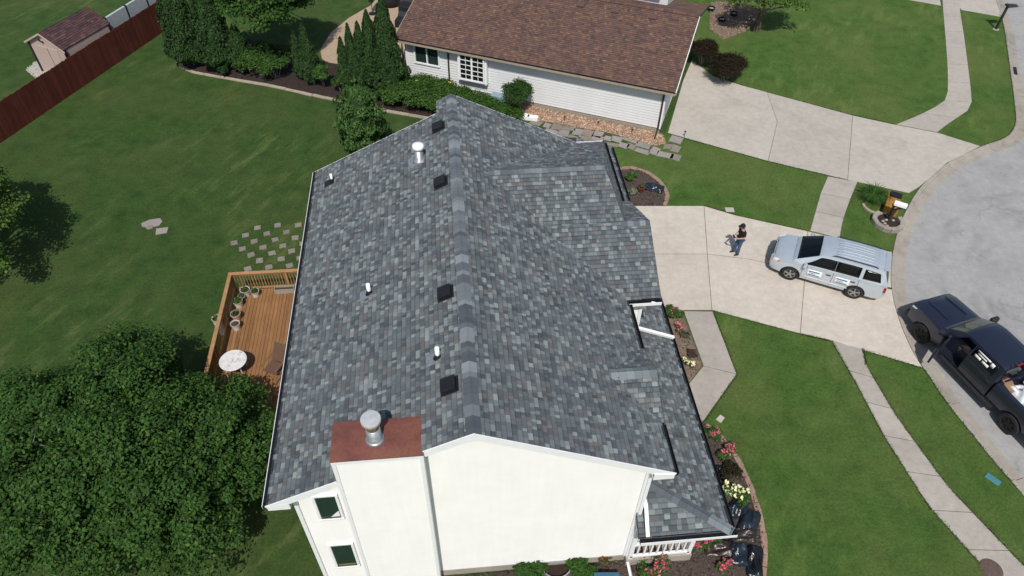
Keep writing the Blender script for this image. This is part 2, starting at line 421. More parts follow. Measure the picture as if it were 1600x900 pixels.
# ================================================================ SETTING
KERB = smooth_curve([(52.0, 70.0), (44.0, 50.0), (38.83, 37.92), (37.28, 34.21), (34.81, 29.34), (32.63, 25.13), (31.35, 22.92), (30.09, 21.79), (28.32, 21.1), (25.73, 19.81), (23.48, 18.1), (21.73, 16.24), (20.42, 14.5), (19.43, 12.86), (18.7, 11.31), (18.18, 9.49), (17.95, 7.79), (17.99, 6.88), (18.08, 5.28), (18.31, 3.85), (18.53, 2.51), (18.8, 1.25), (19.6, -4.0), (22.5, -20.0), (27.0, -45.0)], 0.4)
lawn_poly = [(-150, 160)]+[(60, 160)]+KERB+[(40, -100), (-150, -100)]
mb = MB()
mb.add([(-160, -160, -0.24), (260, -160, -0.24), (260, 220, -0.24), (-160, 220, -0.24)], [(0, 1, 2, 3)])
tag(mb.build('ground', 'soil'), kind='structure')
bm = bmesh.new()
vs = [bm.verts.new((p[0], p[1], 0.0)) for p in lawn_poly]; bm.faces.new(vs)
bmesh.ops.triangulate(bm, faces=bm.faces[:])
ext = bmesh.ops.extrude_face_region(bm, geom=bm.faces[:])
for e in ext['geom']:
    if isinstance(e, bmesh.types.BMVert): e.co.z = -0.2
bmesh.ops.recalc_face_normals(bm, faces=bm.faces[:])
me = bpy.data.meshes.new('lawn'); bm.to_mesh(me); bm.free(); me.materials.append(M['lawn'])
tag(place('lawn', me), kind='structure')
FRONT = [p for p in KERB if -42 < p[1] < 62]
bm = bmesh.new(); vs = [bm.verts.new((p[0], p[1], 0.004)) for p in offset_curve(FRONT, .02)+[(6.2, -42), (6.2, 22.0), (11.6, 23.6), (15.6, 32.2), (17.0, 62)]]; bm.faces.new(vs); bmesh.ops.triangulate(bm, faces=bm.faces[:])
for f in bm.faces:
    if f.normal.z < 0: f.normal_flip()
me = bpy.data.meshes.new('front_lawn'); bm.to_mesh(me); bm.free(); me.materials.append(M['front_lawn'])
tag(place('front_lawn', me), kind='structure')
# street sheet
GUT = offset_curve(KERB, -0.62)
mb = MB(); poly = GUT+[(60, -100), (230, -100), (230, 200), (75, 160)]
bm = bmesh.new(); vs = [bm.verts.new((p[0], p[1], -0.118)) for p in poly]; bm.faces.new(vs); bmesh.ops.triangulate(bm, faces=bm.faces[:])
for f in bm.faces:
    if f.normal.z < 0: f.normal_flip()
me = bpy.data.meshes.new('street'); bm.to_mesh(me); bm.free(); me.materials.append(M['street'])
tag(place('street', me), kind='structure')
# kerb and gutter in cast lengths
kerb_root = thing('kerb', (18, 7, 0), 'pale concrete kerb and gutter curving round the cul-de-sac', 'kerb')
del kerb_root['label']; del kerb_root['category']; kerb_root['kind'] = 'structure'
PROF = [(-0.012, -0.2), (-0.012, 0.012), (-0.15, 0.014), (-0.185, -0.004), (-0.215, -0.105), (-0.63, -0.115), (-0.63, -0.2)]
run = KERB[20:-12]
segn = 8
for i in range(0, len(run)-1, segn):
    sub = run[i:i+segn+1]
    if len(sub) < 2: continue
    rings = [offset_curve(run, d)[i:i+segn+1] for d, z in PROF]
    ins = 0.012
    vs = []; L = len(sub)
    for k in range(L):
        for j, (d, z) in enumerate(PROF):
            x, y = rings[j][k]
            if k in (0, L-1):
                nb = 1 if k == 0 else L-2; x2, y2 = rings[j][nb]; dd = math.hypot(x2-x, y2-y) or 1
                x += (x2-x)/dd*ins; y += (y2-y)/dd*ins
            vs.append((x, y, z))
    n = len(PROF)
    fs = [(k*n+j, k*n+j+1, (k+1)*n+j+1, (k+1)*n+j) for k in range(L-1) for j in range(n-1)]+[tuple(range(n-1, -1, -1)), tuple((L-1)*n+j for j in range(n))]
    MB().add(vs, fs).build('kerb_length', 'kerb', kerb_root)

def paved(name, slabs, mat, base_poly=None, z=0.014, gap=0.012):
    """a paved surface: dark bedding sheet and one slab per cast panel"""
    root = MB()
    for s in slabs: root.prism(s, -0.06, 0.008)
    root = root.build(name, 'joint', loc=(sum(p[0] for p in slabs[0])/len(slabs[0]), sum(p[1] for p in slabs[0])/len(slabs[0]), 0))
    tag(root, kind='structure')
    for s in slabs:
        MB().prism(inset(s, gap), -0.05, z+random.uniform(-0.002, 0.002)).build('slab', mat, root)
    return root
def kerb_between(y0, y1):
    return [p for p in KERB if y0 <= p[1] <= y1 and 17 < p[0] < 33]
# own driveway
kb = sorted(kerb_between(7.0, 13.5), key=lambda p: -p[1])
kf = [p for p in kb if p[1] > 11.2]; kn = [p for p in kb if p[1] <= 11.2]
mid = [(6.6, 14.4), (8.81, 14.26), (11.23, 14.06), (13.02, 13.58), (15.28, 12.58), (18.72, 11.2)]
paved('driveway', [
    [(6.6, 17.78), (8.64, 17.67), (12.01, 17.4), (11.23, 14.06), (8.81, 14.26), (6.6, 14.4)],
    [(6.6, 14.4), (8.81, 14.26), (11.23, 14.06), (10.47, 10.67), (8.29, 10.85), (6.6, 10.95)],
    [(12.01, 17.4), (13.36, 16.58), (16.4, 15.2), (15.28, 12.58), (13.02, 13.58), (11.23, 14.06)],
    [(11.23, 14.06), (13.02, 13.58), (15.28, 12.58), (13.74, 9.1), (10.47, 10.67)],
    [(16.4, 15.2), (19.75, 13.5)]+kf+[(15.28, 12.58)],
    [(15.28, 12.58), (18.68, 11.2)]+kn+[(17.95, 6.98), (14.81, 8.66), (13.74, 9.1)]], 'drive')
# sidewalk between the two driveways
def strip(a, b, n):
    """cut the ribbon between polylines a and b into n panels"""
    def at(P, t):
        L = [0]
        for i in range(len(P)-1): L.append(L[-1]+math.dist(P[i], P[i+1]))
        s = t*L[-1]
        for i in range(len(P)-1):
            if s <= L[i+1]+1e-9:
                k = (s-L[i])/max(1e-9, L[i+1]-L[i]); return (P[i][0]+k*(P[i+1][0]-P[i][0]), P[i][1]+k*(P[i+1][1]-P[i][1]))
        return P[-1]
    out = []
    for i in range(n):
        t0, t1 = i/n, (i+1)/n
        out.append([at(a, t0), at(a, (t0+t1)/2), at(a, t1), at(b, t1), at(b, (t0+t1)/2), at(b, t0)])
    return out
paved('sidewalk_between_driveways', strip([(19.0, 19.2), (18.1, 17.9), (17.1, 16.2), (16.52, 15.22)], [(20.35, 18.66), (19.3, 17.2), (18.3, 15.7), (17.72, 14.6)], 3), 'walk')
paved('sidewalk', strip([(14.9, 8.6), (15.0, 6.4), (15.02, 4.13), (15.31, 1.32), (16.03, -0.85), (17.4, -4.5)], [(15.98, 8.1), (15.76, 7.3), (15.87, 4.89), (16.33, 1.95), (17.37, -0.97), (18.8, -4.5)], 9), 'walk')
paved('front_walk', [[(9.26, 10.72), (10.48, 10.6), (10.49, 7.29), (9.3, 7.8)], [(9.3, 7.8), (10.49, 7.29), (8.56, 5.24), (7.0, 3.6), (6.6, 5.1)]], 'walk')
paved('neighbour_driveway', [
    [(11.72, 23.6), (16.36, 20.7), (18.1, 24.2), (18.55, 27.25), (17.33, 28.07), (15.9, 29.3), (15.1, 31.2), (14.0, 29.0)],
    [(16.36, 20.7), (19.9, 18.84), (22.6, 24.5), (18.55, 27.25), (18.1, 24.2)],
    [(19.9, 18.84), (22.54, 17.56), (23.3, 18.0), (25.73, 19.83), (28.3, 21.12), (26.6, 22.5), (24.58, 23.44), (22.6, 24.5)]], 'drive2')
paved('neighbour_sidewalk', strip([(24.65, 23.46), (26.3, 24.2), (27.96, 25.13), (28.8, 25.75), (29.4, 26.7), (30.6, 29.0), (32.05, 31.96), (34.57, 37.21), (38, 44)], [(26.6, 22.55), (27.9, 23.5), (29.29, 24.37), (29.9, 24.9), (30.45, 25.9), (31.9, 28.9), (33.7, 32.69), (35.49, 36.57), (39.5, 43.5)], 11), 'walk')
paved('far_driveway', [[(35.6, 36.6), (37.9, 35.35), (39.2, 38.2), (41.0, 42.0), (37.0, 44.0)], [(28.0, 41.2), (32.65, 38.33), (34.5, 37.3), (36.5, 42.0), (31, 45)]], 'drive2')

def bed(name, poly, mat, z=0.02):
    cx = sum(p[0] for p in poly)/len(poly); cy = sum(p[1] for p in poly)/len(poly)
    bm = bmesh.new(); vs = [bm.verts.new((p[0]-cx, p[1]-cy, 0.005)) for p in poly]; f = bm.faces.new(vs)
    bmesh.ops.triangulate(bm, faces=[f])
    for _ in range(4):
        le = [e for e in bm.edges if e.calc_length() > 0.35]
        if not le: break
        bmesh.ops.subdivide_edges(bm, edges=le, cuts=1); bmesh.ops.triangulate(bm, faces=bm.faces[:])
    for v in bm.verts:
        if not v.is_boundary: v.co.z = z+0.03*random.random()+0.03
    for fc in bm.faces:
        if fc.normal.z < 0: fc.normal_flip()
    me = bpy.data.meshes.new(name); bm.to_mesh(me); bm.free(); me.materials.append(M[mat])
    o = place(name, me, loc=(cx, cy, 0)); o['kind'] = 'structure'
    return o
def in_poly(x, y, poly):
    c = False; n = len(poly)
    for i in range(n):
        (x0, y0), (x1, y1) = poly[i], poly[i-1]
        if (y0 > y) != (y1 > y) and x < (x1-x0)*(y-y0)/(y1-y0)+x0: c = not c
    return c
def scatter_bits(name, poly, n, size, pal, parent, z=0.05, flat=0.45):
    xs = [p[0] for p in poly]; ys = [p[1] for p in poly]; mb = MB(); k = 0
    while k < n:
        x, y = random.uniform(min(xs), max(xs)), random.uniform(min(ys), max(ys))
        if not in_poly(x, y, poly): continue
        k += 1; s = size*random.uniform(0.6, 1.5)
        c = random.choice(pal); j = random.uniform(0.75, 1.25)
        R3 = Matrix.Rotation(random.uniform(0, 6.3), 3, 'Z') @ Matrix.Rotation(random.uniform(-.5, .5), 3, 'X')
        P = [R3 @ Vector(q)*s for q in ((1, 0, 0), (0.1, 0.7, 0.1), (-0.9, 0.15, 0), (0, -0.65, 0.05), (0, 0, flat), (0, 0, -flat))]
        mb.add([p+Vector((x, y, z)) for p in P], [(0, 1, 4), (1, 2, 4), (2, 3, 4), (3, 0, 4)], tuple(v*j for v in c))
    o = mb.build(name, 'bits', parent, colors=True); o['kind'] = 'stuff'; return o
def edging_run(pts, w, h, length, mat, parent, name='edging_block', closed=False, jit=0.015):
    c = smooth_curve(pts, length)
    for a, b in zip(c[:-1], c[1:]):
        d = math.dist(a, b)
        if d < 0.05: continue
        o = MB().box((0, 0, h/2-0.02), (d-0.015, w*random.uniform(.9, 1.1), h+0.04)).build(name, mat, parent, world=False, bevel=0.012)
        o.location = Vector(((a[0]+b[0])/2+random.uniform(-jit, jit), (a[1]+b[1])/2+random.uniform(-jit, jit), random.uniform(-0.01, 0.005)))-parent.location
        o.rotation_euler = (0, 0, math.atan2(b[1]-a[1], b[0]-a[0])+random.uniform(-.04, .04))
BARKC = [(0.075, 0.055, 0.045), (0.05, 0.036, 0.03), (0.11, 0.085, 0.07), (0.035, 0.026, 0.022)]

# ================================================================ THE HOUSE
house = thing('house', (0, 7, 0), 'two storey cream house with a blue grey shingle roof filling the middle', 'house')
ZR, S, WL, WR, ZE = 8.589, 0.494, 5.20, 5.12, 6.06
L1, L2, YN, YF, XG, XF, XH = 13.55, 14.34, 6.04, 14.55, 6.20, 5.90, 4.94
ZEL = ZR-S*WL
roof = MB()
def slab_face(P, t=0.16): roof.poly3(P, t)
slab_face([(-WL, 0, ZEL), (-0.55, 0, ZR-S*.55), (-0.55, L1, ZR-S*.55), (-WL, L1, ZEL)][::1])
slab_face([(-0.55, 0, ZR-S*.55), (0, 0, ZR), (0, L2, ZR), (-0.55, L2, ZR-S*.55)])
slab_face([(0, 0, ZR), (WR, 0, ZE), (WR, L2, ZE), (0, L2, ZR)])
S2 = 0.4825; YW = (YN+YF)/2; ZW = ZE+S2*(YF-YN)/2; YP = 8.44; ZP = ZE+S2*(YP-YN); YV = 2*YP-YN
XHP = XF-(ZP-ZE)/((ZW-ZE)/(XF-XH))
slab_face([(0.7, YW, ZW), (1.2, YP, ZP), (XHP, YP, ZP), (XH, YW, ZW)])
slab_face([(3.0, YN, ZE), (XG, YN, ZE), (XG, YP, ZP), (1.2, YP, ZP)])
slab_face([(4.6, YP, ZP), (XG, YP, ZP), (XG, YV, ZE), (4.6, YV, ZE)])
slab_face([(XH, YW, ZW), (XF, YF, ZE), (3.0, YF, ZE), (0.7, YW, ZW)])
slab_face([(XF, YN+.3, ZE), (XF, YF, ZE), (XH, YW, ZW)], 0.1)
DY0, DY1 = 1.52, 4.09; DYM = (DY0+DY1)/2; DZ = ZE+0.5*(DY1-DY0)/2; DX = 5.2
slab_face([(3.4, DY0, ZE), (DX, DY0, ZE), (DX, DYM, DZ), (3.4, DYM, DZ)], 0.1)
slab_face([(3.4, DYM, DZ), (DX, DYM, DZ), (DX, DY1, ZE), (3.4, DY1, ZE)], 0.1)
PX, PY0, PY1, PZ, PS = 7.31, -0.28, 18.55, 2.9, 0.36
HX, HY = 4.57, 1.27; HZ = PZ+PS*(PX-HX)
slab_face([(PX, PY0, PZ), (PX, 6.4, PZ), (HX, 6.4, HZ), (HX, HY, HZ)], 0.12)
slab_face([(PX, 6.4, PZ), (PX, PY1, PZ), (5.6, PY1, PZ+PS*(PX-5.6)), (5.6, 6.4, PZ+PS*(PX-5.6))], 0.12)
slab_face([(HX, PY0, PZ), (PX, PY0, PZ), (HX, HY, HZ)], 0.12)
# garage roof behind the upper storey
slab_face([(1.0, 14.2, 3.9), (5.6, 14.2, 3.52), (5.6, PY1, 3.52), (1.0, PY1, 3.9)], 0.12)
roof = roof.build('roof', 'underlay', house)

PAL_GREY = [((0.104, 0.119, 0.129), 30), ((0.126, 0.145, 0.154), 22), ((0.080, 0.092, 0.102), 20), ((0.170, 0.194, 0.199), 16), ((0.205, 0.232, 0.234), 6), ((0.122, 0.115, 0.115), 9), ((0.066, 0.075, 0.084), 6)]
PAL_BROWN = [((0.126, 0.074, 0.060), 34), ((0.146, 0.086, 0.064), 22), ((0.104, 0.064, 0.055), 24), ((0.172, 0.104, 0.070), 8), ((0.112, 0.072, 0.066), 10), ((0.082, 0.056, 0.054), 8)]
def pick(pal):
    r = random.random()*sum(w for _, w in pal)
    for c, w in pal:
        r -= w
        if r <= 0: break
    j = random.uniform(0.88, 1.12); return tuple(v*j for v in c)
TABS = []
def roof_face(P0, e, up, slope, plan, pal, store, expo=0.143, widths=(0.09, 0.115, 0.145, 0.18), lift=0.004, off=0.0):
    """lay laminated shingle tabs course by course over a roof plane; plan is the convex outline seen from above"""
    e = Vector((e[0], e[1], 0)).normalized(); u2 = Vector((up[0], up[1], 0)).normalized()
    th = math.atan(slope); u = u2*math.cos(th)+Vector((0, 0, math.sin(th))); nrm = -u2*math.sin(th)+Vector((0, 0, math.cos(th)))
    P0 = Vector(P0)
    ab = [((Vector((p[0]-P0.x, p[1]-P0.y, 0))).dot(e), (Vector((p[0]-P0.x, p[1]-P0.y, 0))).dot(u2)/math.cos(th)) for p in plan]
    es = convex_edges(ab); a0, a1 = min(p[0] for p in ab), max(p[0] for p in ab); b0, b1 = min(p[1] for p in ab), max(p[1] for p in ab)
    r = math.floor(b0/expo)
    while r*expo < b1:
        lo, hi = r*expo, r*expo+expo
        a = a0-random.random()*0.3; streak = random.choice((None, None, None, random.random()))
        while a < a1:
            w = random.choice(widths)*random.uniform(0.9, 1.1)
            q = clip([(a+0.003, lo), (a+w-0.003, lo), (a+w-0.003, hi+0.004), (a+0.003, hi+0.004)], es)
            if len(q) >= 3 and area2(q) > 0.0006:
                t = random.choice((0.010, 0.010, 0.020))
                top = [P0+e*x+u*y+nrm*(lift+t*(1-(y-lo)/expo)+0.001) for x, y in q]; bot = [P0+e*x+u*y+nrm*(lift-0.003) for x, y in q]
                store.append((top, bot, pick(pal), (u, P0, lo, hi)))
            a += w
        r += 1
def tab_add(mb, top, bot, col, band=None):
    # the head of every exposed tab carries the darker granule band of a laminated shingle
    if band:
        u, P0, lo, hi = band; zc_ = lo+(hi-lo)*.76; k = [((p-P0).dot(u)-zc_) for p in top]
        if min(k) < 0 < max(k):
            for sgn, cc in ((1, col), (-1, tuple(v*.70 for v in col))):
                A, Bo = [], []
                for i in range(len(top)):
                    j = (i+1) % len(top); a, b = k[i]*sgn, k[j]*sgn
                    if a <= 0: A.append(top[i]); Bo.append(bot[i])
                    if a*b < 0: t_ = a/(a-b); A.append(top[i].lerp(top[j], t_)); Bo.append(bot[i].lerp(bot[j], t_))
                if len(A) >= 3: tab_add(mb, A, Bo, cc)
            return
    n = len(top)
    nn = (top[1]-top[0]).cross(top[2]-top[1])
    if nn.z < 0: top = top[::-1]; bot = bot[::-1]
    mb.add(top+bot, [tuple(range(n))]+[(i, i+n, (i+1) % n+n, (i+1) % n) for i in range(n)], col)
def flush_tabs(store, parent, n_single, eye=Vector((-0.16, -9.16, 22.94))):
    store.sort(key=lambda t: (t[0][0]-eye).length)
    # the few hundred that show largest are pieces of their own
    big = [t for t in store if area2([(p.x, p.y) for p in t[0]]) > 0.012][:n_single]; ids = {id(t) for t in big}
    for t in big:
        m = MB(); tab_add(m, *t); m.build('shingle', 'shingle', parent, colors=True)
    m = MB()
    for t in store:
        if id(t) not in ids: tab_add(m, *t)
    o = m.build('shingles', 'shingle', parent, colors=True); o['kind'] = 'stuff'
st = []
roof_face((-WL, 0, ZEL), (0, 1), (1, 0), S, [(-WL, 0), (-0.02, 0), (-0.02, L1), (-WL, L1)], PAL_GREY, st)
roof_face((-WL, 0, ZEL), (0, 1), (1, 0), S, [(-0.55, L1), (-0.02, L1), (-0.02, L2), (-0.55, L2)], PAL_GREY, st)
roof_face((WR, 0, ZE), (0, 1), (-1, 0), S, [(WR, 0), (0.02, 0), (0.02, L2), (WR, L2)], PAL_GREY, st)
roof_face((3, YN, ZE), (1, 0), (0, 1), S2, [(0.9, YW), (XH, YW), (XHP, YP), (1.6, YP)], PAL_GREY, st)
roof_face((3, YN, ZE), (1, 0), (0, 1), S2, [(1.6, YP), (XG, YP), (XG, YN), (4.0, YN)], PAL_GREY, st)
roof_face((3, YV, ZE), (1, 0), (0, -1), S2, [(4.9, YP), (XG, YP), (XG, YV), (4.9, YV)], PAL_GREY, st)
roof_face((3, YF, ZE), (1, 0), (0, -1), S2, [(0.9, YW), (XH, YW), (XF, YF), (3.4, YF)], PAL_GREY, st)
roof_face((XF, 8, ZE), (0, 1), (-1, 0), (ZW-ZE)/(XF-XH), [(XF, YP), (XF, YF), (XH, YW), (XHP, YP)], PAL_GREY, st)
roof_face((3, DY0, ZE), (1, 0), (0, 1), 0.5, [(3.6, DYM), (DX, DYM), (DX, DY0), (4.6, DY0)], PAL_GREY, st, lift=0.006)
roof_face((3, DY1, ZE), (1, 0), (0, -1), 0.5, [(3.6, DYM), (DX, DYM), (DX, DY1), (4.6, DY1)], PAL_GREY, st, lift=0.006)
roof_face((PX, 0, PZ), (0, 1), (-1, 0), PS, [(PX, PY0), (PX, 6.4), (HX, 6.4), (HX, HY)], PAL_GREY, st)
roof_face((PX, 0, PZ), (0, 1), (-1, 0), PS, [(PX, 6.4), (PX, PY1), (5.6, PY1), (5.6, 6.4)], PAL_GREY, st)
roof_face((HX, PY0, PZ), (1, 0), (0, 1), (HZ-PZ)/(HY-PY0), [(HX, PY0), (PX, PY0), (HX, HY)], PAL_GREY, st, expo=0.16, widths=(0.16, 0.2, 0.26))
flush_tabs(st, roof, 300)
def cap_run(a, b, s1, s2, n1, n2, half=0.19, expo=0.16, thick=0.014, pal=PAL_GREY, parent=roof, light=None):
    """folded ridge or hip caps from a to b; s1,s2 are the downhill directions of the two planes"""
    a = Vector(a); b = Vector(b); d = (b-a); L = d.length; d.normalize(); k = int(L/expo); s1 = Vector(s1).normalized(); s2 = Vector(s2).normalized()
    n1 = Vector(n1).normalized(); n2 = Vector(n2).normalized(); nm = (n1+n2).normalized(); run = None
    for i in range(k+1):
        t0, t1 = i*expo, min(L, (i+1)*expo+0.02)
        if t1-t0 < 0.03: continue
        if run is None or random.random() < 0.72: run = random.choice(((0.105, 0.121, 0.138), (0.092, 0.104, 0.120), (0.120, 0.137, 0.154), (0.078, 0.088, 0.103), (0.205, 0.235, 0.248), (0.185, 0.212, 0.226), (0.150, 0.172, 0.187)))
        if light: run = random.choice(light)
        jj = random.uniform(.92, 1.08); c = tuple(v*jj for v in run)
        h = half*random.uniform(.96, 1.04); m = MB(); P = []
        for t, z in ((t0, 0.034), (t1, 0.02)):
            o = a+d*t
            P += [o+s1*h+n1*z, o+s1*h*.3+nm*(z+.002)+s1*.0, o+nm*(z+.012), o+s2*h*.3+nm*(z+.002), o+s2*h+n2*z]
            P += [o+s1*h+n1*(z-.022), o+s2*h+n2*(z-.022)]
        m.add(P, [(0, 1, 8, 7), (1, 2, 9, 8), (2, 3, 10, 9), (3, 4, 11, 10), (5, 0, 7, 12), (4, 6, 13, 11), (0, 5, 6, 4, 3, 2, 1), (7, 8, 9, 10, 11, 13, 12)], c)
        m.build('ridge_cap', 'shingle', parent, colors=True)
LD = Vector((-1, 0, -S)); RD = Vector((1, 0, -S)); LN = Vector((-S, 0, 1)); RN = Vector((S, 0, 1))
cap_run((0, 0.0, ZR), (0, L2, ZR), LD, RD, LN, RN)
ND = Vector((0, -1, -S2)); FD = Vector((0, 1, -S2)); NN = Vector((0, -S2, 1)); FN = Vector((0, S2, 1))
MIDC = ((.105, .121, .134), (.125, .144, .157), (.090, .103, .116), (.150, .172, .183))
cap_run((1.05, YW, ZW), (XH, YW, ZW), ND, FD, NN, FN, 0.15, 0.2, light=MIDC)
cap_run((5.25, YP, ZP), (XG, YP, ZP), ND, FD, NN, FN, 0.16, 0.2)
cap_run((3.9, DYM, DZ), (DX, DYM, DZ), (0, -1, -.5), (0, 1, -.5), (0, -.5, 1), (0, .5, 1), 0.2, 0.22, light=((.175, .205, .215), (.185, .215, .225), (.12, .14, .155), (.15, .175, .185)))
sh = (HZ-PZ)/(HY-PY0)
cap_run((HX+.1, HY-.05, HZ-.02), (PX, PY0, PZ), (-.55, -.83, -.45), (.72, .6, -.26), (0, -sh, 1), (PS, 0, 1), 0.16, 0.24)

# --- lap siding
def lap_wall(poly, o, d, nrm, name, mat, parent, pitch=0.11, proud=0.020, back=True):
    """poly in (along, height); boards overlap, lower edge proud"""
    o = Vector(o); d = Vector(d).normalized(); nrm = Vector(nrm).normalized(); es = convex_edges(poly); m = MB(); z0 = min(p[1] for p in poly); z1 = max(p[1] for p in poly)
    a0 = min(p[0] for p in poly)-.1; a1 = max(p[0] for p in poly)+.1; z = z0
    flip = d.cross(Vector((0, 0, 1))).dot(nrm) < 0
    while z < z1:
        q = clip([(a0, z), (a1, z), (a1, z+pitch), (a0, z+pitch)], es)
        if len(q) >= 3:
            if flip: q = q[::-1]
            P = [o+d*a+Vector((0, 0, h))+nrm*(proud*(1-(h-z)/pitch)+0.002) for a, h in q]
            m.add(P, [tuple(range(len(P)))])
            lo = sorted(q, key=lambda p: p[1])[:2]; lo.sort()
            if abs(lo[0][1]-lo[1][1]) < 1e-5:
                A = [o+d*lo[0][0]+Vector((0, 0, z))+nrm*(proud+.002), o+d*lo[1][0]+Vector((0, 0, z))+nrm*(proud+.002), o+d*lo[1][0]+Vector((0, 0, z))+nrm*.001, o+d*lo[0][0]+Vector((0, 0, z))+nrm*.001]
                m.add(A, [(3, 2, 1, 0)] if not flip else [(0, 1, 2, 3)])
        z += pitch
    if back:
        P = [o+d*a+Vector((0, 0, h)) for a, h in poly]
        m.poly3(P, 0.12, nrm=nrm)
    return m.build(name, mat, parent)
XL_, XR_, YWALL = -4.65, 4.57, 0.41
# solid core that fills the volume
def zroof(x): return ZR-S*abs(x)-0.17
FZ = 0.36
m = MB(); gp = [(XL_+.15, FZ), (XR_-.15, FZ), (XR_-.15, zroof(XR_)), (0, zroof(0)), (XL_+.15, zroof(XL_))]
lap_wall([(XL_, FZ), (XR_, FZ), (XR_, zroof(XR_)-.02), (0, zroof(0)-.02), (XL_, zroof(XL_)-.02)], (0, YWALL, 0), (1, 0, 0), (0, -1, 0), 'wall', 'siding', house, 0.135)
lap_wall([(XL_, FZ), (XR_, FZ), (XR_, zroof(XR_)-.02), (0, zroof(0)-.02), (XL_, zroof(XL_)-.02)], (0, L1-.4, 0), (1, 0, 0), (0, 1, 0), 'wall', 'siding', house, 0.135)
lap_wall([(YWALL+.13, FZ), (L1-.53, FZ), (L1-.53, zroof(XL_)-.03), (YWALL+.13, zroof(XL_)-.03)], (XL_, 0, 0), (0, 1, 0), (-1, 0, 0), 'wall', 'siding', house, 0.135)
lap_wall([(YWALL+.13, FZ), (L1-.53, FZ), (L1-.53, zroof(XR_)-.03), (YWALL+.13, zroof(XR_)-.03)], (XR_, 0, 0), (0, 1, 0), (1, 0, 0), 'wall', 'siding', house, 0.135)
# upper storey of the wing and its gable
lap_wall([(4.7, 2.9), (5.72, 2.9), (5.72, ZE-.02), (4.7, ZE-.02)], (0, YN+.42, 0), (1, 0, 0), (0, -1, 0), 'wall', 'siding', house, 0.135)
lap_wall([(YN+.56, 2.9), (YF-.4, 2.9), (YF-.4, ZE-.05), (YV-.4, ZE-.05), (YP, ZP-.25), (YN+.56, ZE-.05)], (5.72, 0, 0), (0, 1, 0), (1, 0, 0), 'wall', 'siding', house, 0.135)
lap_wall([(1.0, 2.9), (5.58, 2.9), (5.58, ZE-.02), (1.0, ZE-.02)], (0, YF-.4, 0), (1, 0, 0), (0, 1, 0), 'wall', 'siding', house, 0.135)
# garage block
lap_wall([(7.6, 0.2), (18.2, 0.2), (18.2, 2.85), (7.6, 2.85)], (6.85, 0, 0), (0, 1, 0), (1, 0, 0), 'wall', 'siding', house, 0.135)
lap_wall([(1.0, 0.2), (6.7, 0.2), (6.7, 2.95), (1.0, 3.6)], (0, 18.2, 0), (1, 0, 0), (0, 1, 0), 'wall', 'siding', house, 0.135)
lap_wall([(4.7, 0.2), (6.7, 0.2), (6.7, 2.85), (4.7, 2.85)], (0, 7.6, 0), (1, 0, 0), (0, -1, 0), 'wall', 'siding', house, 0.135)
m = MB()
for (x0, y0, x1, y1) in ((XL_-.03, YWALL-.035, XR_+.03, L1-.37), (4.6, 7.55, 6.88, 18.23)):
    m.box(((x0+x1)/2, (y0+y1)/2, FZ/2-.1), (x1-x0, y1-y0, FZ+.2-.01))
m.build('foundation', 'foundation', house)
gd = MB()
gd.box((6.93, 14.2, 1.25), (0.05, 4.9, 2.15)); gd = gd.build('garage_door', 'trim', house)
for i in range(4): MB().box((6.965, 14.2, 0.45+i*0.53), (0.02, 4.8, 0.49)).build('door_panel', 'trim', gd)
# trim boards
def white_beam(a, b, w, h, name='trim_board', mat='trim', parent=None, up=(0, 0, 1), bevel=0.0): return MB().beam(a, b, w, h, up).build(name, mat, parent or house, bevel=bevel)
for (xa, za, xb, zb) in ((-WL, ZEL, -3.3, ZR-S*3.3), (-1.2, ZR-S*1.2, 0, ZR), (0, ZR, WR, ZE)):
    white_beam((xa, -0.012, za-.115), (xb, -0.012, zb-.115), 0.025, 0.22, 'rake_board')
    white_beam((xa*.98, 0.20, za-.19+.04), (xb*.98, 0.20, zb-.19), 0.38, 0.02, 'soffit')
white_beam((-WL, L1+.012, ZEL-.115), (0, L1+.012, ZR-.115), 0.025, 0.22, 'rake_board')
white_beam((0, L2+.012, ZR-.115), (WR, L2+.012, ZE-.115), 0.025, 0.22, 'rake_board')
white_beam((XG+.0, YN, ZE-.12), (XG+.0, YP, ZP-.12), 0.025, 0.18, 'rake_board', 'gutter')
white_beam((XG+.0, YP, ZP-.12), (XG+.0, YV, ZE-.12), 0.025, 0.18, 'rake_board', 'gutter')
white_beam((DX+.01, DY0, ZE-.09), (DX+.01, DYM, DZ-.09), 0.02, 0.16, 'rake_board', 'underlay'); white_beam((DX+.01, DYM, DZ-.09), (DX+.01, DY1, ZE-.09), 0.02, 0.16, 'rake_board', 'underlay')
MB().poly3([(-.2, -.027, ZR-.20-S*.2), (.2, -.027, ZR-.20-S*.2), (.12, -.027, ZR-.0-S*.12), (0, -.027, ZR+.012), (-.12, -.027, ZR-.0-S*.12)], .03).build('peak_plate', 'trim', house)
